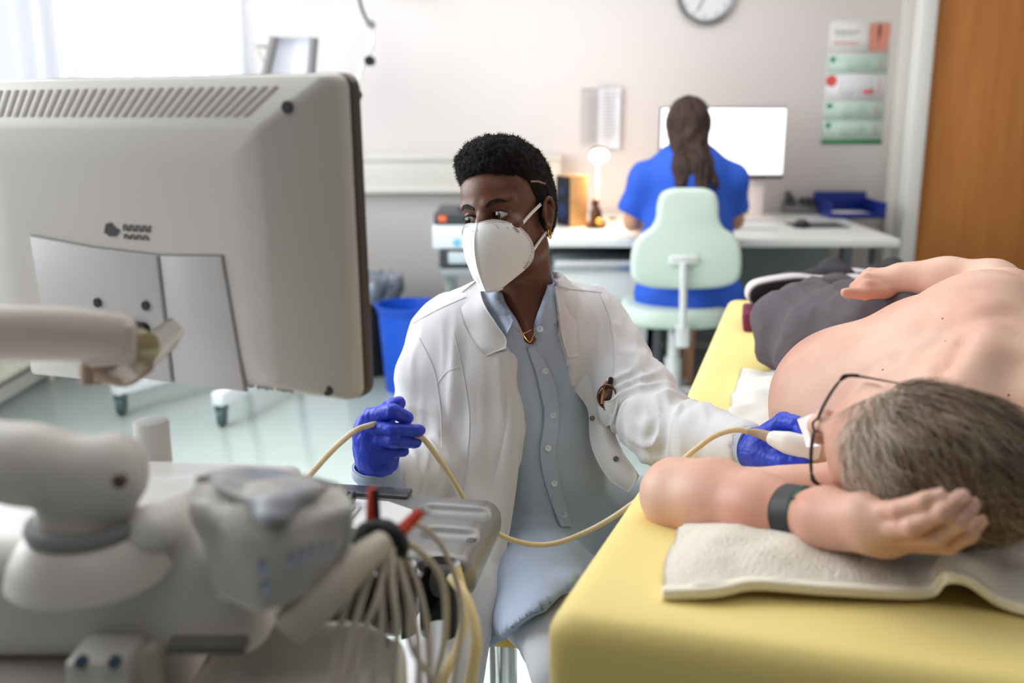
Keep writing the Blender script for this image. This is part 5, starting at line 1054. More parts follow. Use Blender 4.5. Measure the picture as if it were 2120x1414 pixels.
# hollow it out where the shirt is
a = np.round((sh.lo - ct.lo) / ct.res).astype(int)
X, Y, Z = np.meshgrid(*[np.clip(np.round((ct.ax[i] - sh.lo[i]) / sh.res).astype(int), 0, sh.n[i] - 1) for i in range(3)], indexing='ij')
inb = np.ones(ct.D.shape, bool)
for i, A_ in enumerate(np.meshgrid(*ct.ax, indexing='ij')): inb &= (A_ > sh.lo[i]) & (A_ < sh.lo[i] + sh.res * (sh.n[i] - 1))
sv = np.where(inb, SHD[X, Y, Z], .5) ; fwd_ = ct.ax[1][None, :, None] * CP - (ct.ax[2][None, None, :] - CH) * SP
ct.D = np.maximum(ct.D, np.where(fwd_ < 1.82, -(sv + .002), -1).astype('f'))
V, Q = ct.mesh(2)
# cloth folds: long vertical ones on the panels, rings around the sleeve bends
zz = V[:, 2]; cf = np.clip(np.minimum(np.linalg.norm(V - W(1545, 927, 1.45), axis=1), np.linalg.norm(V - W(795, 992, 1.52), axis=1)) / .07 - .55, .03, 1); V = folds(V, Q, .009, (26, 12, 3.2), 3, mask=np.clip((1.02 - zz) / .25, .1, 1) * cf); V = folds(V, Q, .003, (50, 26, 9), 13, mask=cf)
def sleeve_folds(V, Q, P, amp, freq, rad, seed):
    N = vnorm(V, Q); C = crom([W(*q) for q in P], 10); d = np.full(len(V), 9.); t = np.zeros(len(V)); L_ = 0
    T = np.gradient(C, axis=0); T /= np.linalg.norm(T, axis=1)[:, None]; cum = np.concatenate([[0], np.cumsum(np.linalg.norm(np.diff(C, axis=0), axis=1))])
    for i in range(len(C)):
        dd = np.linalg.norm(V - C[i], axis=1); m_ = dd < d; d[m_] = dd[m_]; t[m_] = cum[i] + ((V[m_] - C[i]) @ T[i])
    w = np.clip((rad - d) / .02, 0, 1) * np.clip((cum[-1] - t) / .03, 0, 1) * np.clip(t / .03, 0, 1); ph = t * freq + 2.4 * (vnoise(V * 11 + seed) - .5) * 6; s_ = 1 - np.abs(np.sin(ph)) * 1.6
    return V + N * (amp * w * s_ * (.35 + 1.0 * vnoise(V * 9 + seed + 4)))[:, None]
V = sleeve_folds(V, Q, [(1262, 740, 1.76), (1318, 820, 1.69), (1372, 886, 1.615), (1455, 908, 1.53)], .0075, 62, .075, 2)
V = sleeve_folds(V, Q, [(872, 780, 1.72), (868, 870, 1.71), (882, 960, 1.69), (850, 985, 1.6), (812, 990, 1.53)], .0038, 46, .07, 6)
coat = link('white_coat', mesh_quads(V, Q), coatm, doc)
# collar stand and lapels as cloth pieces that follow the coat
class _U: pass
cu_f = _U(); cu_f.lo, cu_f.n, cu_f.res, cu_f.D = ct.lo, ct.n, ct.res, CTU
hc = hitter(V, Q)
def leafc(name, rows, th=.0035, par=coat, m_=coatm, su=6, sv=6, wob=.0, sc_=20): V_, Q_ = sheet([[W(*q) for q in r] for r in rows], th, su, sv, wob, sc_); return link(name, mesh_quads(V_, Q_), m_, par)
def leafu(name, rows, out=.007, th=.004, lift=(0, 0, 0)):
    R_ = []
    for r, l_ in zip(rows, lift):
        R_.append([surf(cu_f, x, y, 1.35, out + l_) if surf(cu_f, x, y, 1.35, out + l_) is not None else W(x, y, 1.70) for x, y in r])
    V_, Q_ = sheet(R_, th, 6, 6); return link(name, mesh_quads(V_, Q_), coatm, coat)
leafu('collar', [[(990, 580), (1001, 625), (1022, 662), (1047, 700), (1047, 722)], [(972, 594), (982, 640), (1000, 676), (1022, 708), (1030, 727)], [(950, 612), (956, 655), (972, 692), (992, 722), (1006, 736)]], .004, .004, (.006, .006, .0))
leafu('collar', [[(1148, 592), (1155, 640), (1161, 690), (1175, 740)], [(1164, 594), (1171, 645), (1178, 692), (1190, 738)], [(1182, 600), (1190, 650), (1197, 695), (1206, 736)]], .003, .004, (.004, .004, 0))
leafu('front_edge', [[(1047, 726), (1070, 740), (1069, 790), (1079, 850), (1075, 950), (1062, 1050), (1044, 1150), (1012, 1290), (986, 1420)], [(1030, 730), (1048, 748), (1046, 795), (1054, 852), (1050, 950), (1038, 1050), (1020, 1150), (988, 1290), (962, 1420)], [(1005, 738), (1020, 760), (1022, 800), (1028, 854), (1024, 950), (1012, 1050), (995, 1150), (962, 1290), (936, 1420)]], .004, .003, (.003, .003, -.006))
# left front flap hanging open, with snaps
leafc('open_flap', [[(1178, 745, 1.70), (1186, 800, 1.70), (1216, 845, 1.70), (1222, 900, 1.70), (1232, 940, 1.69), (1262, 990, 1.68), (1302, 1018, 1.67)], [(1215, 745, 1.70), (1222, 800, 1.69), (1240, 850, 1.69), (1250, 900, 1.68), (1268, 945, 1.67), (1292, 985, 1.66), (1312, 1005, 1.655)], [(1250, 745, 1.73), (1256, 800, 1.70), (1262, 850, 1.69), (1272, 900, 1.69), (1292, 940, 1.67), (1314, 970, 1.66), (1322, 985, 1.65)]], .004, wob=.002, sc_=14)
snm = mat('snap_steel', (128, 124, 120), .35, metal=.8)
for px, py, d in ((1176, 742, 1.692), (1226, 866, 1.683), (1275, 950, 1.664)):
    p = W(px, py, d); dr_ = Vector([float(v) for v in (np.array([0, 0, CH]) - p)]).normalized(); Mb_ = Matrix.Translation([float(v) for v in p]) @ dr_.to_track_quat('Z', 'Y').to_matrix().to_4x4()
    b = MB(); b.lathe([(0, 0), (.0048, 0), (.0048, .002), (.0036, .0026), (.0026, .0014), (0, .0012)], 20, Mb_); b.build('snap', snm, coat)
pk_ = hc(1258, 850, .0)
R_ = [[hc(x, y, o_, W(x, y, 1.68)) for x, y, o_ in r] for r in ([(1238, 828, .010), (1260, 830, .016), (1282, 816, .010)], [(1240, 852, .005), (1259, 855, .008), (1277, 846, .005)], [(1246, 880, .003), (1257, 882, .003), (1268, 878, .003)])]
V_, Q_ = sheet(R_, .003, 6, 6); link('breast_pocket', mesh_quads(V_, Q_), coatm, coat)
# seam lines of the coat
b = MB()
for P in ([(845, 675), (905, 642), (965, 615)], [(868, 700), (888, 740), (902, 780), (912, 850), (915, 930)], [(940, 690), (960, 780), (972, 860), (968, 940), (958, 1020)], [(905, 795), (925, 770), (950, 760)], [(1176, 598), (1210, 602), (1245, 606)], [(1240, 605), (1262, 660), (1270, 720), (1268, 790)]):
    pts_ = [hc(*q, .0002) for q in crom([(x, y, 0) for x, y in P], 6)[:, :2]]; pts_ = [p for p in pts_ if p is not None]
    if len(pts_) > 2: b.tube(pts_, .0011, 6, sub=1)
b.build('seams', mat('coat_seam', (206, 206, 212), .8), coat, kind='stuff')
# shirt cuffs
def cuff(P, R_, nm='shirt_cuff', m_=shirtm, seed=0):
    C = crom([W(*q) for q in P], 8); R__ = np.interp(np.linspace(0, 1, len(C)), np.linspace(0, 1, len(R_)), R_); V_, F_ = tube_mesh(C, R__, 36, False); V_ = np.array(V_); C2 = C; n_ = len(V_); V2, _ = tube_mesh(C, R__ - .003, 36, False); Q_ = np.array(F_)
    E0 = [(k, (k + 1) % 36, (k + 1) % 36 + n_, k + n_) for k in range(36)]; o_ = (len(C) - 1) * 36; E1 = [(o_ + (k + 1) % 36, o_ + k, o_ + k + n_, o_ + (k + 1) % 36 + n_) for k in range(36)]
    A_ = np.vstack([V_, np.array(V2)]); Q_ = np.vstack([Q_, Q_[:, ::-1] + n_, E0, E1]); A_ = A_ + (vnoise(A_ * 30 + seed)[:, None] - .5) * .008
    return link(nm, mesh_quads(A_, Q_), m_, doc)
cuff([(832, 1000, 1.56), (795, 1000, 1.51), (782, 985, 1.485), (778, 958, 1.475)], [.034, .036, .0345, .032])
cuff([(1510, 922, 1.48), (1545, 928, 1.447), (1562, 932, 1.43)], [.034, .036, .034], seed=4)
b = MB(); p = W(752, 975, 1.455); b.cyl(p, p + np.array([-.001, -.002, 0]), .005); b.build('cuff_button', btm, doc)
# right glove, holding the cable between index and middle finger
def glove(P_palm, fingers, res=.0022, k=.006, nm='glove', wr=None):
    A_ = np.array([q for c, _ in P_palm + fingers for q in c]); f = Field(A_.min(0) - .05, A_.max(0) + .05, res)
    for c, r in P_palm: f.chain(c, r, .014)
    hand = f.D.copy(); out = None
    for c, r in fingers: f.chain(c, r, k * .35)
    V, Q = f.mesh(2); V = folds(V, Q, .0012, (70, 70, 40), 3); V = folds(V, Q, .0008, (150, 150, 60), 7); return link(nm, mesh_quads(V, Q), glovem, doc)
def P3(*q): return [W(*p) for p in q]
glove([(P3((782, 962, 1.472), (775, 925, 1.465)), [.0265, .027]), (P3((778, 940, 1.465), (768, 868, 1.455)), [.024, .014]), (P3((778, 940, 1.465), (755, 885, 1.452)), [.024, .014]), (P3((778, 945, 1.465), (757, 908, 1.452)), [.024, .0135]), (P3((782, 950, 1.465), (768, 930, 1.455)), [.024, .013]), (P3((790, 930, 1.475), (795, 880, 1.475)), [.02, .015])],
      [(P3((766, 862, 1.455), (812, 851, 1.432), (843, 866, 1.442)), [.0118, .0108, .0085]), (P3((752, 886, 1.452), (812, 889, 1.428), (870, 892, 1.446)), [.0112, .0098, .0080]), (P3((755, 910, 1.452), (812, 913, 1.43), (862, 916, 1.45)), [.0105, .0090, .0074]), (P3((768, 936, 1.455), (805, 937, 1.446), (836, 934, 1.456)), [.0102, .0086, .0070]),
       (P3((795, 880, 1.478), (804, 848, 1.475), (823, 835, 1.470)), [.014, .0130, .0105])])
# left glove around the transducer
glove([(P3((1552, 932, 1.44), (1590, 928, 1.415)), [.027, .028]), (P3((1580, 925, 1.42), (1600, 895, 1.415)), [.024, .014]), (P3((1580, 930, 1.42), (1625, 915, 1.42)), [.024, .018]), (P3((1570, 940, 1.42), (1595, 950, 1.39)), [.024, .015])],
      [(P3((1592, 896, 1.415), (1622, 872, 1.40), (1652, 878, 1.375), (1668, 902, 1.36)), [.0135, .0125, .011, .0085]), (P3((1590, 948, 1.395), (1625, 955, 1.362), (1668, 950, 1.345)), [.0145, .0125, .0095]), (P3((1612, 918, 1.425), (1650, 922, 1.41), (1680, 930, 1.38)), [.013, .012, .009]), (P3((1610, 905, 1.43), (1650, 905, 1.415), (1682, 915, 1.39)), [.0125, .0115, .009]), (P3((1605, 930, 1.43), (1645, 938, 1.41), (1675, 942, 1.385)), [.012, .011, .0085])])
V_, Q_ = sheet([P3((1548, 905, 1.425), (1544, 930, 1.412), (1552, 955, 1.405), (1575, 968, 1.40)), P3((1556, 905, 1.415), (1553, 930, 1.402), (1562, 950, 1.395), (1582, 960, 1.39))], .003, 6, 3); link('wrist_band', mesh_quads(V_, Q_), mat('dark_band', (50, 46, 52), .6), doc)
# sunglasses and pen in the breast pocket
sg = thing('sunglasses', 'folded brown sunglasses tucked in the white coat breast pocket', 'sunglasses', W(1258, 828, 1.685)); tor = mat('tortoise_brown', (92, 46, 26), .15, coat=.6)
b = MB(); c = hc(1256, 820, .008, W(1256, 820, 1.68)); dd = float(c[1] * CP - (c[2] - CH) * SP); b.ball(c, (.014, .003, .019), 16, rot=(0, .4, 0)); b.build('lens', mat('lens_dark_brown', (58, 28, 26), .05, coat=.8), sg)
b = MB(); b.tube([c + [.0145 * math.cos(a) * 1.05, -.003, .019 * math.sin(a) * 1.05] for a in np.linspace(0, 2 * PI, 16)], .0016, 8, sub=2); b.build('rim', tor, sg)
b = MB(); b.tube(P3((1246, 836, dd - .003), (1250, 800, dd - .003), (1257, 789, dd)), .0022, 8); b.build('temple', mat('temple_amber', (176, 110, 50), .2, coat=.6), sg)
b = MB(); b.tube(P3((1268, 830, dd), (1267, 806, dd), (1256, 793, dd)), .0022, 8); b.build('temple', tor, sg)
pn_ = thing('ballpoint_pen', 'black tipped pen standing in the white coat breast pocket', 'pen', W(1262, 820, 1.70))
b = MB(); b.tube(P3((1254, 850, dd + .004), (1263, 795, dd + .004)), .004, 12, sub=2); b.build('barrel', mat('pen_grey', (90, 86, 90), .3), pn_); b = MB(); b.cyl(W(1263, 795, dd + .004), W(1264.5, 786, dd + .004), .0044, n=16); b.ball(W(1264.5, 785, dd + .004), .0042, 8); b.build('cap', black, pn_)
# transducer and its cable
tp = thing('ultrasound_probe', 'white ultrasound probe with beige strain relief held in the blue glove', 'probe', W(1600, 908, 1.38))
V_, F_ = tube_mesh(crom(P3((1592, 905, 1.372), (1615, 912, 1.362), (1640, 919, 1.352), (1668, 926, 1.345), (1698, 932, 1.34)), 6), np.interp(np.linspace(0, 1, 25), [0, .06, .4, .75, .9, 1], [.008, .0105, .0158, .0165, .0175, .012]), 28)
b = MB(); b.raw(V_, F_); b.build('housing', mat('probe_white', (226, 222, 218), .3), tp)
b = MB(); b.tube(P3((1548, 893, 1.385), (1570, 897, 1.38), (1593, 905, 1.372)), [.0045, .0062, .0082], 16); b.build('strain_relief', mat('strain_beige', (172, 152, 124), .45), tp)
bc = P3((1550, 893, 1.385), (1520, 890, 1.39), (1480, 902, 1.40), (1440, 930, 1.415), (1400, 965, 1.43), (1360, 1005, 1.44), (1320, 1035, 1.46), (1270, 1070, 1.48), (1220, 1098, 1.50), (1160, 1122, 1.51), (1110, 1128, 1.50), (1060, 1118, 1.47), (1020, 1098, 1.45), (990, 1070, 1.46), (965, 1040, 1.47), (935, 990, 1.46), (905, 945, 1.45), (880, 912, 1.449), (862, 903, 1.447), (815, 902, 1.452), (790, 878, 1.446), (768, 880, 1.430), (735, 892, 1.42), (690, 930, 1.37), (640, 985, 1.32), (600, 1030, 1.28), (570, 1080, 1.26))
b = MB(); b.tube(bc, .0042, 12, sub=6); tag(b.build('probe_cable', mat('probe_cable_beige', (214, 194, 156), .42)), 'long beige probe cable running from the right glove across the lap to the probe', 'cable')
# ---------------------------------------------------------------- the patient, lying on the side with the head towards the camera
pt = thing('person', 'shirtless grey haired man lying on his side on the yellow couch, dark trousers', 'person', (.6, 1.6, ZB))
skp_ = mat('skin_pale', (228, 190, 170), .45, sss=.1, var_rgb=(210, 150, 130), vscale=6, bump=.15, bscale=240, bdist=.0015)
PH = W(1893, 940, 1.105)                      # head centre
view = ray(1893, 945); view /= np.linalg.norm(view)
# head axes: face looks left and slightly up in the picture, crown towards the camera
up_ = np.array([0, SP, CP]); rt = np.array([1., 0, 0]); th = math.radians(17)
face = -rt * math.cos(th) + up_ * math.sin(th); side = rt * math.sin(th) + up_ * math.cos(th)    # side = his right ear, on top
crown = -view; crown -= face * (crown @ face); crown -= side * (crown @ side); crown /= np.linalg.norm(crown)
crown = crown * math.cos(.27) + face * math.sin(.27); crown /= np.linalg.norm(crown)   # forehead tipped a little into view
face = face - crown * (face @ crown); face /= np.linalg.norm(face); side = np.cross(crown, face)
if side @ up_ < 0: side = -side
# local frame: x = his left .. built symmetric, y = back of head (-face), z = crown
RHp = np.column_stack([np.cross(-face, crown), -face, crown])
def PW(p): return RHp @ np.array(p, float) + PH
def PL(q): return RHp.T @ (np.array(q) - PH)
SGN = 1 if (RHp[:, 0] @ up_) > 0 else -1      # local x sign that points up
b_ = Field((.05, .84, .66), (1.06, 2.05, 1.24), .0048)
def E(c, r, k=.02, mode='add', RR=RHp): b_.ell(PW(c), r, k, mode, RR)
E((0, .018, .042), (.068, .097, .082)); E((0, -.022, -.03), (.058, .066, .088), .03); E((0, -.034, .045), (.060, .056, .058), .02)
for s_ in (-1, 1):
    b_.chain([PW((s_ * .05, .0, -.06)), PW((s_ * .014, -.06, -.108))], [.024, .02], .03); E((s_ * .042, -.06, -.024), (.022, .02, .018))
    b_.chain([PW((s_ * .010, -.088, .024)), PW((s_ * .05, -.072, .026))], [.010, .009], .012); E((s_ * .032, -.1, .0), (.018, .016, .012), .014, 'sub')
    E((s_ * .032, -.073, .0), (.0145, .0145, .0145), .004)
b_.chain([PW((0, -.088, .014)), PW((0, -.100, -.010)), PW((0, -.107, -.036))], [.009, .010, .0122], .012)
for s_ in (-1, 1): E((s_ * .014, -.1, -.04), (.01, .012, .009), .006)
E((0, -.09, -.07), (.024, .01, .006), .008); E((0, -.088, -.08), (.02, .01, .007), .006); E((0, -.076, -.11), (.02, .016, .016), .02)
for s_ in (-1, 1):
    b_.chain([PW((s_ * .072, -.004 + .016 * math.cos(a), .030 * math.sin(a) - .008)) for a in np.linspace(-1.7, 3.3, 10)], [.0045] * 10, .003); E((s_ * .071, .0, -.008), (.005, .014, .027), .004)
# neck, trunk
neck = PW((0, .035, -.09))
sR = W(2052, 690, 1.43); sL = W(1850, 1035, 1.26); C7 = W(2070, 900, 1.30)
b_.chain([neck, C7], [.058, .075], .04)
b_.chain([sR, C7, W(2020, 1020, 1.24)], [.082, .11, .075], .06)
b_.chain([sL, W(1960, 1010, 1.28)], [.062, .09], .05)
b_.chain([W(2140, 960, 1.25), W(2190, 860, 1.36)], [.095, .12], .06)
b_.chain([W(2080, 900, 1.32), W(1990, 820, 1.46), W(1905, 800, 1.58), W(1860, 790, 1.72)], [.115, .135, .120, .095], .05)
b_.chain([W(2020, 720, 1.46), W(1935, 742, 1.58), W(1880, 750, 1.70)], [.095, .080, .07], .05)
b_.chain([W(1850, 900, 1.44), W(1765, 858, 1.56), W(1745, 830, 1.62)], [.09, .112, .105], .06)
b_.chain([W(1745, 825, 1.62), W(1800, 800, 1.74)], [.10, .085], .04)
# shoulder blade and rib relief
b_.chain([W(2010, 690, 1.365), W(1935, 790, 1.375), W(1890, 860, 1.385)], [.036, .032, .02], .03)
b_.chain([W(1965, 715, 1.375), W(1905, 795, 1.40), W(1865, 850, 1.41)], [.018, .022, .014], .03, 'sub')
# upper (right) arm along the flank, hand on the hip
b_.chain([sR, W(2082, 640, 1.54), W(2052, 600, 1.66)], [.078, .057, .048], .03)
b_.chain([W(2052, 600, 1.66), W(1960, 585, 1.70), W(1868, 578, 1.73)], [.048, .041, .030], .02)
b_.ell(W(1828, 586, 1.745), (.043, .03, .025), .016)
for P_, R_ in (([(1838, 568, 1.755), (1800, 566, 1.75), (1778, 582, 1.745)], [.012, .0105, .009]), ([(1836, 580, 1.74), (1792, 578, 1.725), (1768, 594, 1.72)], [.0125, .011, .0095]), ([(1836, 592, 1.73), (1792, 592, 1.71), (1770, 606, 1.71)], [.0125, .011, .0095]), ([(1840, 604, 1.72), (1790, 608, 1.70), (1750, 606, 1.70)], [.0125, .0115, .010])):
    b_.chain([W(*q) for q in P_], R_, .004)
# lower (left) arm folded under the head
eL = W(1408, 1030, 1.27)
b_.chain([sL, W(1640, 1055, 1.275), eL], [.062, .052, .044], .02)
b_.chain([eL, W(1480, 1035, 1.23), W(1580, 1052, 1.16), W(1672, 1068, 1.10)], [.046, .048, .038, .027], .02)
b_.ell(W(1393, 1012, 1.28), (.028, .03, .026), .03)
b_.chain([W(1672, 1068, 1.10), W(1715, 1073, 1.075)], [.0255, .0235], .012)
BP = [W(1785, 1062, 1.015), W(1795, 1085, 1.01), W(1805, 1105, 1.01)]
for q_ in BP: b_.chain([W(1710, 1073, 1.075), q_], [.022, .012], .02)
b_.chain([BP[0], BP[2]], [.011, .011], .012)
V, Q = b_.mesh(2)
def dent(V, Q, px, amp, sig, d0=1.0):
    C = [surf(b_, x, y, d0, 0, 2.2) for x, y in px]; C = crom([c for c in C if c is not None], 8); N = vnorm(V, Q); d = np.min([np.linalg.norm(V - c, axis=1) for c in C], axis=0)
    return V + N * (amp * np.exp(-(d / sig) ** 2))[:, None]
V = dent(V, Q, [(1990, 712), (1968, 752), (1938, 780), (1900, 800)], -.013, .014); V = dent(V, Q, [(2040, 700), (2010, 755), (1965, 812)], .012, .028); V = dent(V, Q, [(2050, 640), (2020, 655)], .007, .03)
V = dent(V, Q, [(2105, 760), (2085, 850), (2075, 940)], -.008, .025); V = dent(V, Q, [(1900, 700), (1860, 740), (1800, 770)], -.004, .015); V = dent(V, Q, [(1880, 720), (1830, 760), (1790, 800)], .004, .015); V = dent(V, Q, [(1950, 690), (1925, 720)], -.005, .016)
# fingers are added at a finer grain in their own field and merged by sharing the palm volume
fa_ = np.array([W(*q) for q in ((1672, 1068, 1.10), (1945, 1022, .92), (2035, 1058, .92), (1955, 1108, .95), (1830, 1108, 1.01), (1992, 1020, .95))]); fh = Field(fa_.min(0) - .05, fa_.max(0) + .05, .0026)
fh.chain([W(1672, 1068, 1.10), W(1715, 1073, 1.075)], [.0272, .0262], .012)
for q_ in BP: fh.chain([W(1710, 1073, 1.075), q_], [.0245, .016], .02)
fh.chain([BP[0], BP[2]], [.0165, .0155], .012)
fh.ell(W(1690, 1052, 1.075), (.013, .012, .010), .02)
HSC = 1
FG0 = 1
FG = [([(1790, 1064, 1.01), (1860, 1056, .965), (1912, 1039, .942), (1946, 1024, .935)], [.0135, .0102, .0094, .0072]),
      ([(1800, 1092, 1.005), (1888, 1091, .952), (1950, 1060, .93), (1993, 1026, .927)], [.0140, .0104, .0095, .0074]),
      ([(1815, 1108, 1.005), (1935, 1114, .952), (1985, 1082, .932), (2016, 1044, .93)], [.0130, .0099, .0089, .0070]),
      ([(1840, 1118, 1.01), (1962, 1130, .962), (2004, 1108, .945), (2032, 1078, .94)], [.0115, .0090, .0080, .0063])]
for P_, R_ in FG: fh.chain([W(1712, 1073, 1.068), W(*P_[0]), (W(*P_[0]) + W(*P_[1])) / 2], [.0225, R_[0] * 1.02, R_[1] * .98], .016)
fh.chain([W(*FG[0][0][0]), W(*FG[3][0][0])], [.0125, .0115], .014)
for P_, R_ in FG:
    fh.chain([W(*q) for q in P_], R_, .0008); 
    for j_ in (1, 2): fh.ell(W(*P_[j_]) + [0, -.002, .001], R_[j_] * 1.07, .002)
V2, Q2 = fh.mesh(2)
V = np.vstack([V, V2]); Q = np.vstack([Q, Q2 + len(V) - len(V2)])
pbody = link('body', mesh_quads(V, Q), skp_, pt)
for P_, R_ in FG:   # nails
    a, c = W(*P_[-1]), W(*P_[-2]); d = (a - c) / np.linalg.norm(a - c); n_ = np.array([0, -CP, SP]) * .6 + np.array([0, 0, 1]) * .4; n_ -= d * (n_ @ d); n_ /= np.linalg.norm(n_); s__ = np.cross(d, n_)
    V_, Q_ = sheet([[a + d * (.004 - t) + s__ * w * .0052 + n_ * (R_[-1] * (1 - .18 * w * w) + .0001) for w in (-1, 0, 1)] for t in (0, .005, .010)], .0008, 4, 4); link('finger_nail', mesh_quads(V_, Q_), mat('nail', (232, 190, 172), .3), pbody)
# moles and flush marks on the back
for i, (px, py, d0) in enumerate([(1952, 660, 1.2), (2046, 664, 1.2), (1958, 707, 1.2), (1865, 765, 1.2), (1982, 796, 1.15), (2088, 818, 1.1), (1828, 766, 1.2)]):
    p = surf(b_, px, py, d0, -.0004, 2.2)
    if p is not None: b = MB(); b.ball(p, (.0017, .0017, .0017), 6); b.build('mole', mat('mole', (150, 88, 66), .6), pbody)
# wrist band
def band(P, R_, w_, m_, nm, par):
    C = crom(P, 6); T = C[-1] - C[0]; V_, F_ = tube_mesh(C, np.full(len(C), R_), 36, False); V2, _ = tube_mesh(C, np.full(len(C), R_ - .0025), 36, False); n_ = len(V_); o_ = (len(C) - 1) * 36
    E0 = [(k, (k + 1) % 36, (k + 1) % 36 + n_, k + n_) for k in range(36)]; E1 = [(o_ + (k + 1) % 36, o_ + k, o_ + k + n_, o_ + (k + 1) % 36 + n_) for k in range(36)]; Q_ = np.vstack([F_, np.array(F_)[:, ::-1] + n_, E0, E1])
    return link(nm, mesh_quads(np.vstack([V_, V2]), Q_), m_, par)
wb = band([W(1630, 1060, 1.127), W(1650, 1064, 1.115), W(1668, 1066, 1.105)], .0325, .02, mat('strap_black', (40, 42, 44), .5), 'fitness_band', pt)
band([W(1667, 1066, 1.106), W(1672, 1067, 1.103)], .0322, .002, mat('strap_green', (30, 110, 84), .5), 'green_edge', wb)
b = MB()
for i in range(5): q_ = W(1640 + i * 7, 1032 + i * 1.2, 1.085); b.ball(q_, .0018, 6)
b.build('strap_holes', black, wb, kind='stuff')
# hair
g = Field((-.115, -.115, -.10), (.115, .15, .16), .0035)
g.ell((0, .022, .048), (.0745, .103, .086), .02).ell((0, .06, -.01), (.070, .064, .075), .03)
g.ell((0, -.135, .0), (.12, .085, .085), .012, 'sub')
for s_ in (-1, 1): g.ell((s_ * .080, -.004, -.03), (.03, .026, .038), .008, 'sub'); g.ell((s_ * .092, -.05, -.055), (.05, .07, .06), .012, 'sub')
g.fn(g.lo, g.lo + g.n * g.res, lambda x, y, z: z + .062 + 0 * x + 0 * y, .01, 'sub')
V, Q = g.mesh(2); V = folds(V, Q, .003, (40, 14, 40), 2); N = vnorm(V, Q)
hairp = mat('hair_grey_brown', (150, 124, 106), .6, bump=.6, bscale=60, stretch=(1, 5, 1), var_rgb=(112, 88, 74), vscale=26, bdist=.004)
hc_ = link('hair', mesh_quads(frame(M4(RHp, PH), V), Q), hairp, pbody)
rs = np.random.RandomState(5)
cols = [mat('strand_%d' % i, c, .5, spec=.4) for i, c in enumerate([(168, 144, 124), (134, 110, 92), (98, 76, 62), (196, 176, 156), (220, 206, 190)])]
groups_ = [[[], []] for _ in cols]
sel = rs.choice(len(V), 11000)
clump = rs.randn(40, 3) * .4; cpos = V[rs.choice(len(V), 40)]
for si in sel:
    p = V[si]; n_ = N[si]
    if n_ @ (p - np.array([0, .02, .0])) < 0: continue
    ci = int(np.argmin(((cpos - p) ** 2).sum(1)))
    flow = np.array([.55, .75, -.1]) * [SGN * -1, 1, 1] + np.array([0, .0, -.35 * (p[1] > .05)]) + clump[ci] * .55 + rs.randn(3) * .07
    flow -= n_ * (flow @ n_); flow /= np.linalg.norm(flow) + 1e-9; L_ = .028 + .026 * rs.rand(); w = np.cross(n_, flow)
    front = p[1] < -.045
    c_i = (rs.choice([3, 4, 0], p=[.4, .4, .2]) if front else rs.choice([0, 1, 2, 3, 4], p=[.32, .28, .2, .14, .06])); HV, HF = groups_[c_i]
    base = len(HV); r0 = .00045; curl = rs.randn() * .25
    for j_ in range(5):
        t = j_ / 4; q_ = p + flow * L_ * t + w * L_ * curl * t * t + n_ * (.0008 + .0035 * math.sin(PI * t))
        rr = r0 * (1 - .75 * t)
        for k_ in range(3): a = 2 * PI * k_ / 3; HV.append(q_ + w * rr * math.cos(a) * 1.7 + n_ * rr * math.sin(a))
    for j_ in range(4):
        for k_ in range(3): HF.append((base + j_ * 3 + k_, base + j_ * 3 + (k_ + 1) % 3, base + (j_ + 1) * 3 + (k_ + 1) % 3, base + (j_ + 1) * 3 + k_))
for (HV, HF), m_ in zip(groups_, cols):
    link('hair_strands', mesh_quads(frame(M4(RHp, PH), np.array(HV)), np.array(HF)), m_, hc_, kind='stuff')
# glasses
fr_ = mat('glasses_frame', (48, 34, 36), .3, metal=.4); lens = mat('glasses_lens', (236, 240, 246), .02, trans=1, ior=1.12, alpha=1)
gl = []
for s_ in (-1, 1):
    ring_ = []
    for a in np.linspace(0, 2 * PI, 30): ca_, sa_ = math.cos(a), math.sin(a); x = s_ * .031 + .0240 * math.copysign(abs(ca_) ** .75, ca_); z = -.004 + .0185 * math.copysign(abs(sa_) ** .75, sa_); ring_.append(PW((x, -.1085 + .35 * (abs(x)) ** 2 * 10, z)))
    b = MB(); b.tube(ring_, .0014, 8, sub=1); rim = b.build('glasses_rim', fr_, pt)
    c = sum(ring_[:-1]) / (len(ring_) - 1); b = MB(); V_ = [c + RHp @ np.array([0, -.0015, 0])] + ring_[:-1]; b.raw(V_ + [v + RHp @ np.array([0, .0012, 0]) for v in V_], [(0, i, i % 29 + 1) for i in range(1, 30)] + [(30, i % 29 + 31, i + 30) for i in range(1, 30)]); b.build('lens', lens, rim)
    b = MB(); b.tube([PW((s_ * .0560, -.098, .004)), PW((s_ * .064, -.090, .007)), PW((s_ * .070, -.04, .008)), PW((s_ * .0755, .002, .010)), PW((s_ * .075, .018, -.006))], [.0017, .0016, .0009, .0009, .0012], 8); b.build('glasses_temple', fr_, pt)
    b = MB(); b.tube([PW((s_ * .0560, -.098, .004)), PW((s_ * .063, -.091, .007)), PW((s_ * .066, -.080, .008))], .0022, 8); b.build('hinge', fr_, rim)
b = MB(); b.tube([PW((-.009, -.108, .0)), PW((0, -.1125, .003)), PW((.009, -.108, .0))], .0013, 8); b.build('glasses_bridge', fr_, pt)
for s_ in (-1, 1): _ = eye(pbody, PW((s_ * .032, -.073, 0)), RHp @ np.array([0, -1, 0]), mat('iris_blue', (90, 110, 130), .1))
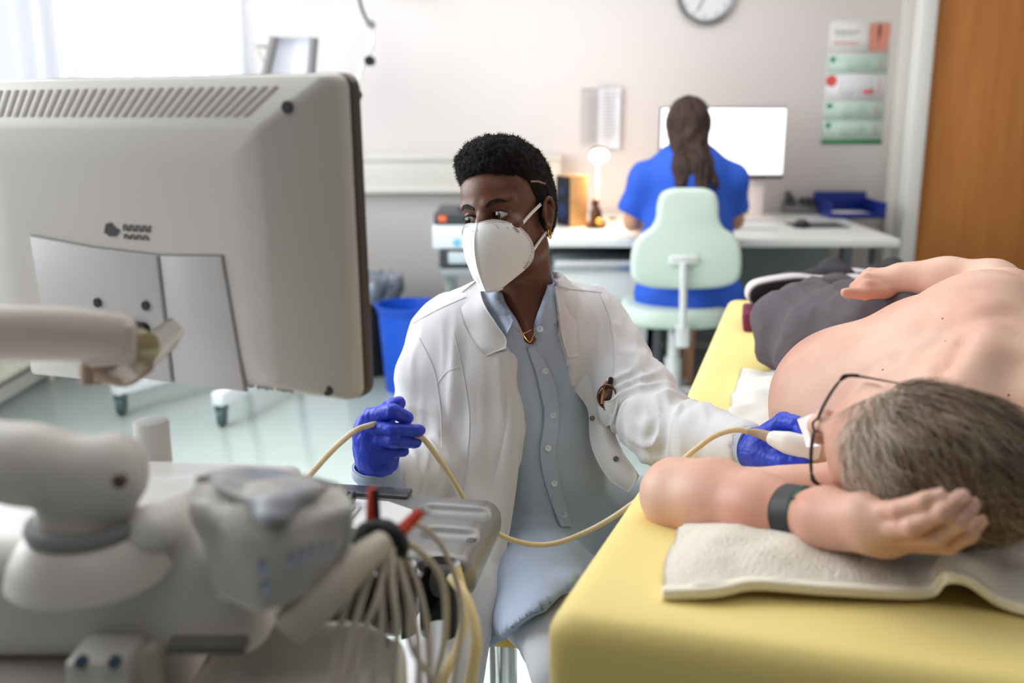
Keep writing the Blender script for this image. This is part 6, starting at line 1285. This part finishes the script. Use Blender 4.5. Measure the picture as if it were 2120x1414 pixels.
# trousers
f = Field(np.minimum(W(1560, 770, 2.2), W(1990, 560, 1.6)) - [.05, .15, .12], np.maximum(W(1560, 560, 2.9), W(2000, 520, 2.2)) + [.1, .1, .1], .006)
HP = W(1855, 732, 1.86); HP2 = W(1790, 775, 1.86); K1 = W(1645, 680, 2.14); K2 = W(1660, 705, 2.12)
f.chain([HP, W(1760, 690, 2.0), K1], [.108, .09, .075], .03).chain([HP2, W(1720, 735, 1.98), K2], [.095, .085, .073], .03).chain([HP, HP2], [.106, .095], .03)
f.chain([W(1900, 680, 1.80), W(1850, 700, 1.88)], [.085, .11], .03)
f.chain([K1, W(1690, 645, 2.35), W(1735, 612, 2.58)], [.076, .062, .052], .02).chain([K2, W(1720, 665, 2.36), W(1790, 620, 2.62)], [.07, .06, .05], .02)
f.chain([W(1900, 680, 1.72), W(1850, 690, 1.78)], [.05, .07], .04)
wst = [(1935, 622), (1990, 560), (2200, 560), (2200, 1100), (1640, 900), (1645, 772), (1700, 742), (1775, 708), (1830, 685), (1880, 655)]
f.fn(f.lo, f.lo + f.n * f.res, frust(wst, 1.2, 2.4), .0)
V, Q = f.mesh(2)
tm = mat('trouser_charcoal', (84, 76, 82), .9, bump=.2, bscale=500, bdist=.001)
dmask = np.ones(len(V)); V = folds(V, Q, .014, (12, 6, 14), 4); V = folds(V, Q, .007, (26, 12, 30), 8); trz = link('trousers', mesh_quads(V, Q), tm, pt)
V_, Q_ = sheet([[surf(f, x, y, 1.4, .003, 2.5) if surf(f, x, y, 1.4, .003, 2.5) is not None else W(x, y, 1.75) for x, y in r] for r in ([(1690, 752), (1770, 716), (1830, 690), (1880, 662), (1925, 634)], [(1684, 738), (1762, 704), (1822, 678), (1872, 650), (1915, 624)])], .004, 6, 3); link('waistband', mesh_quads(V_, Q_), mat('waistband_dark', (48, 44, 52), .9), trz)
# shoes: dark uppers with pale midsoles
def shoe(toe, heel, nup, L=None):
    toe, heel, nup = map(np.array, (toe, heel, nup)); d = toe - heel; L = np.linalg.norm(d); d /= L; nup = nup - d * (nup @ d); nup /= np.linalg.norm(nup); s__ = np.cross(d, nup); M0 = Matrix(np.vstack([np.column_stack([d, s__, nup, heel]), [0, 0, 0, 1]]).tolist())
    pts = [(-.015, 0), (-.005, .034), (.05, .038), (.12, .038), (.18, .050), (.23, .050), (L * .93, .034), (L, .0), (L * .95, -.032), (.23, -.046), (.18, -.046), (.12, -.036), (.05, -.036), (-.005, -.032)]
    pz_ = crom(pts + [pts[0]], 4)[:-1, :2]; r = thing_part = None
    b = MB(); b.prism(pz_, .024, M0, .006); so_ = b.build('shoe_sole', mat('sole_pale', (214, 208, 212), .6), pt); b = MB(); b.prism(pz_ * [.97, .88], .006, M0 @ Matrix.Translation((.004, 0, 0)), .002, z0=-.004); b.build('outsole', mat('outsole_dark', (52, 48, 56), .8, bump=.6, bscale=120), so_)
    f2 = Field(np.minimum(toe, heel) - .13, np.maximum(toe, heel) + .13, .005); Wp = lambda x, y, z: heel + d * x + s__ * y + nup * z
    f2.chain([Wp(.025, 0, .045), Wp(.10, 0, .042), Wp(.19, .002, .03), Wp(L * .88, .002, .026)], [.036, .036, .036, .024], .02); f2.chain([Wp(.04, 0, .05), Wp(.04, 0, .085)], [.036, .04], .02)
    n3 = nup; f2.fn(f2.lo, f2.lo + f2.n * f2.res, lambda x, y, z: ((x - heel[0]) * n3[0] + (y - heel[1]) * n3[1] + (z - heel[2]) * n3[2]) - .020, 0, 'sub')
    V, Q = f2.mesh(2); link('shoe_upper', mesh_quads(V, Q), mat('shoe_charcoal', (52, 48, 56), .8, bump=.3, bscale=300), so_)
shoe(W(1548, 610, 2.56), W(1780, 598, 2.64), (0, .93, .40)); shoe(W(1700, 592, 2.80), W(1900, 592, 2.84), (0, .93, .36))
# pillow-like hand thumb of lower arm is hidden by the head
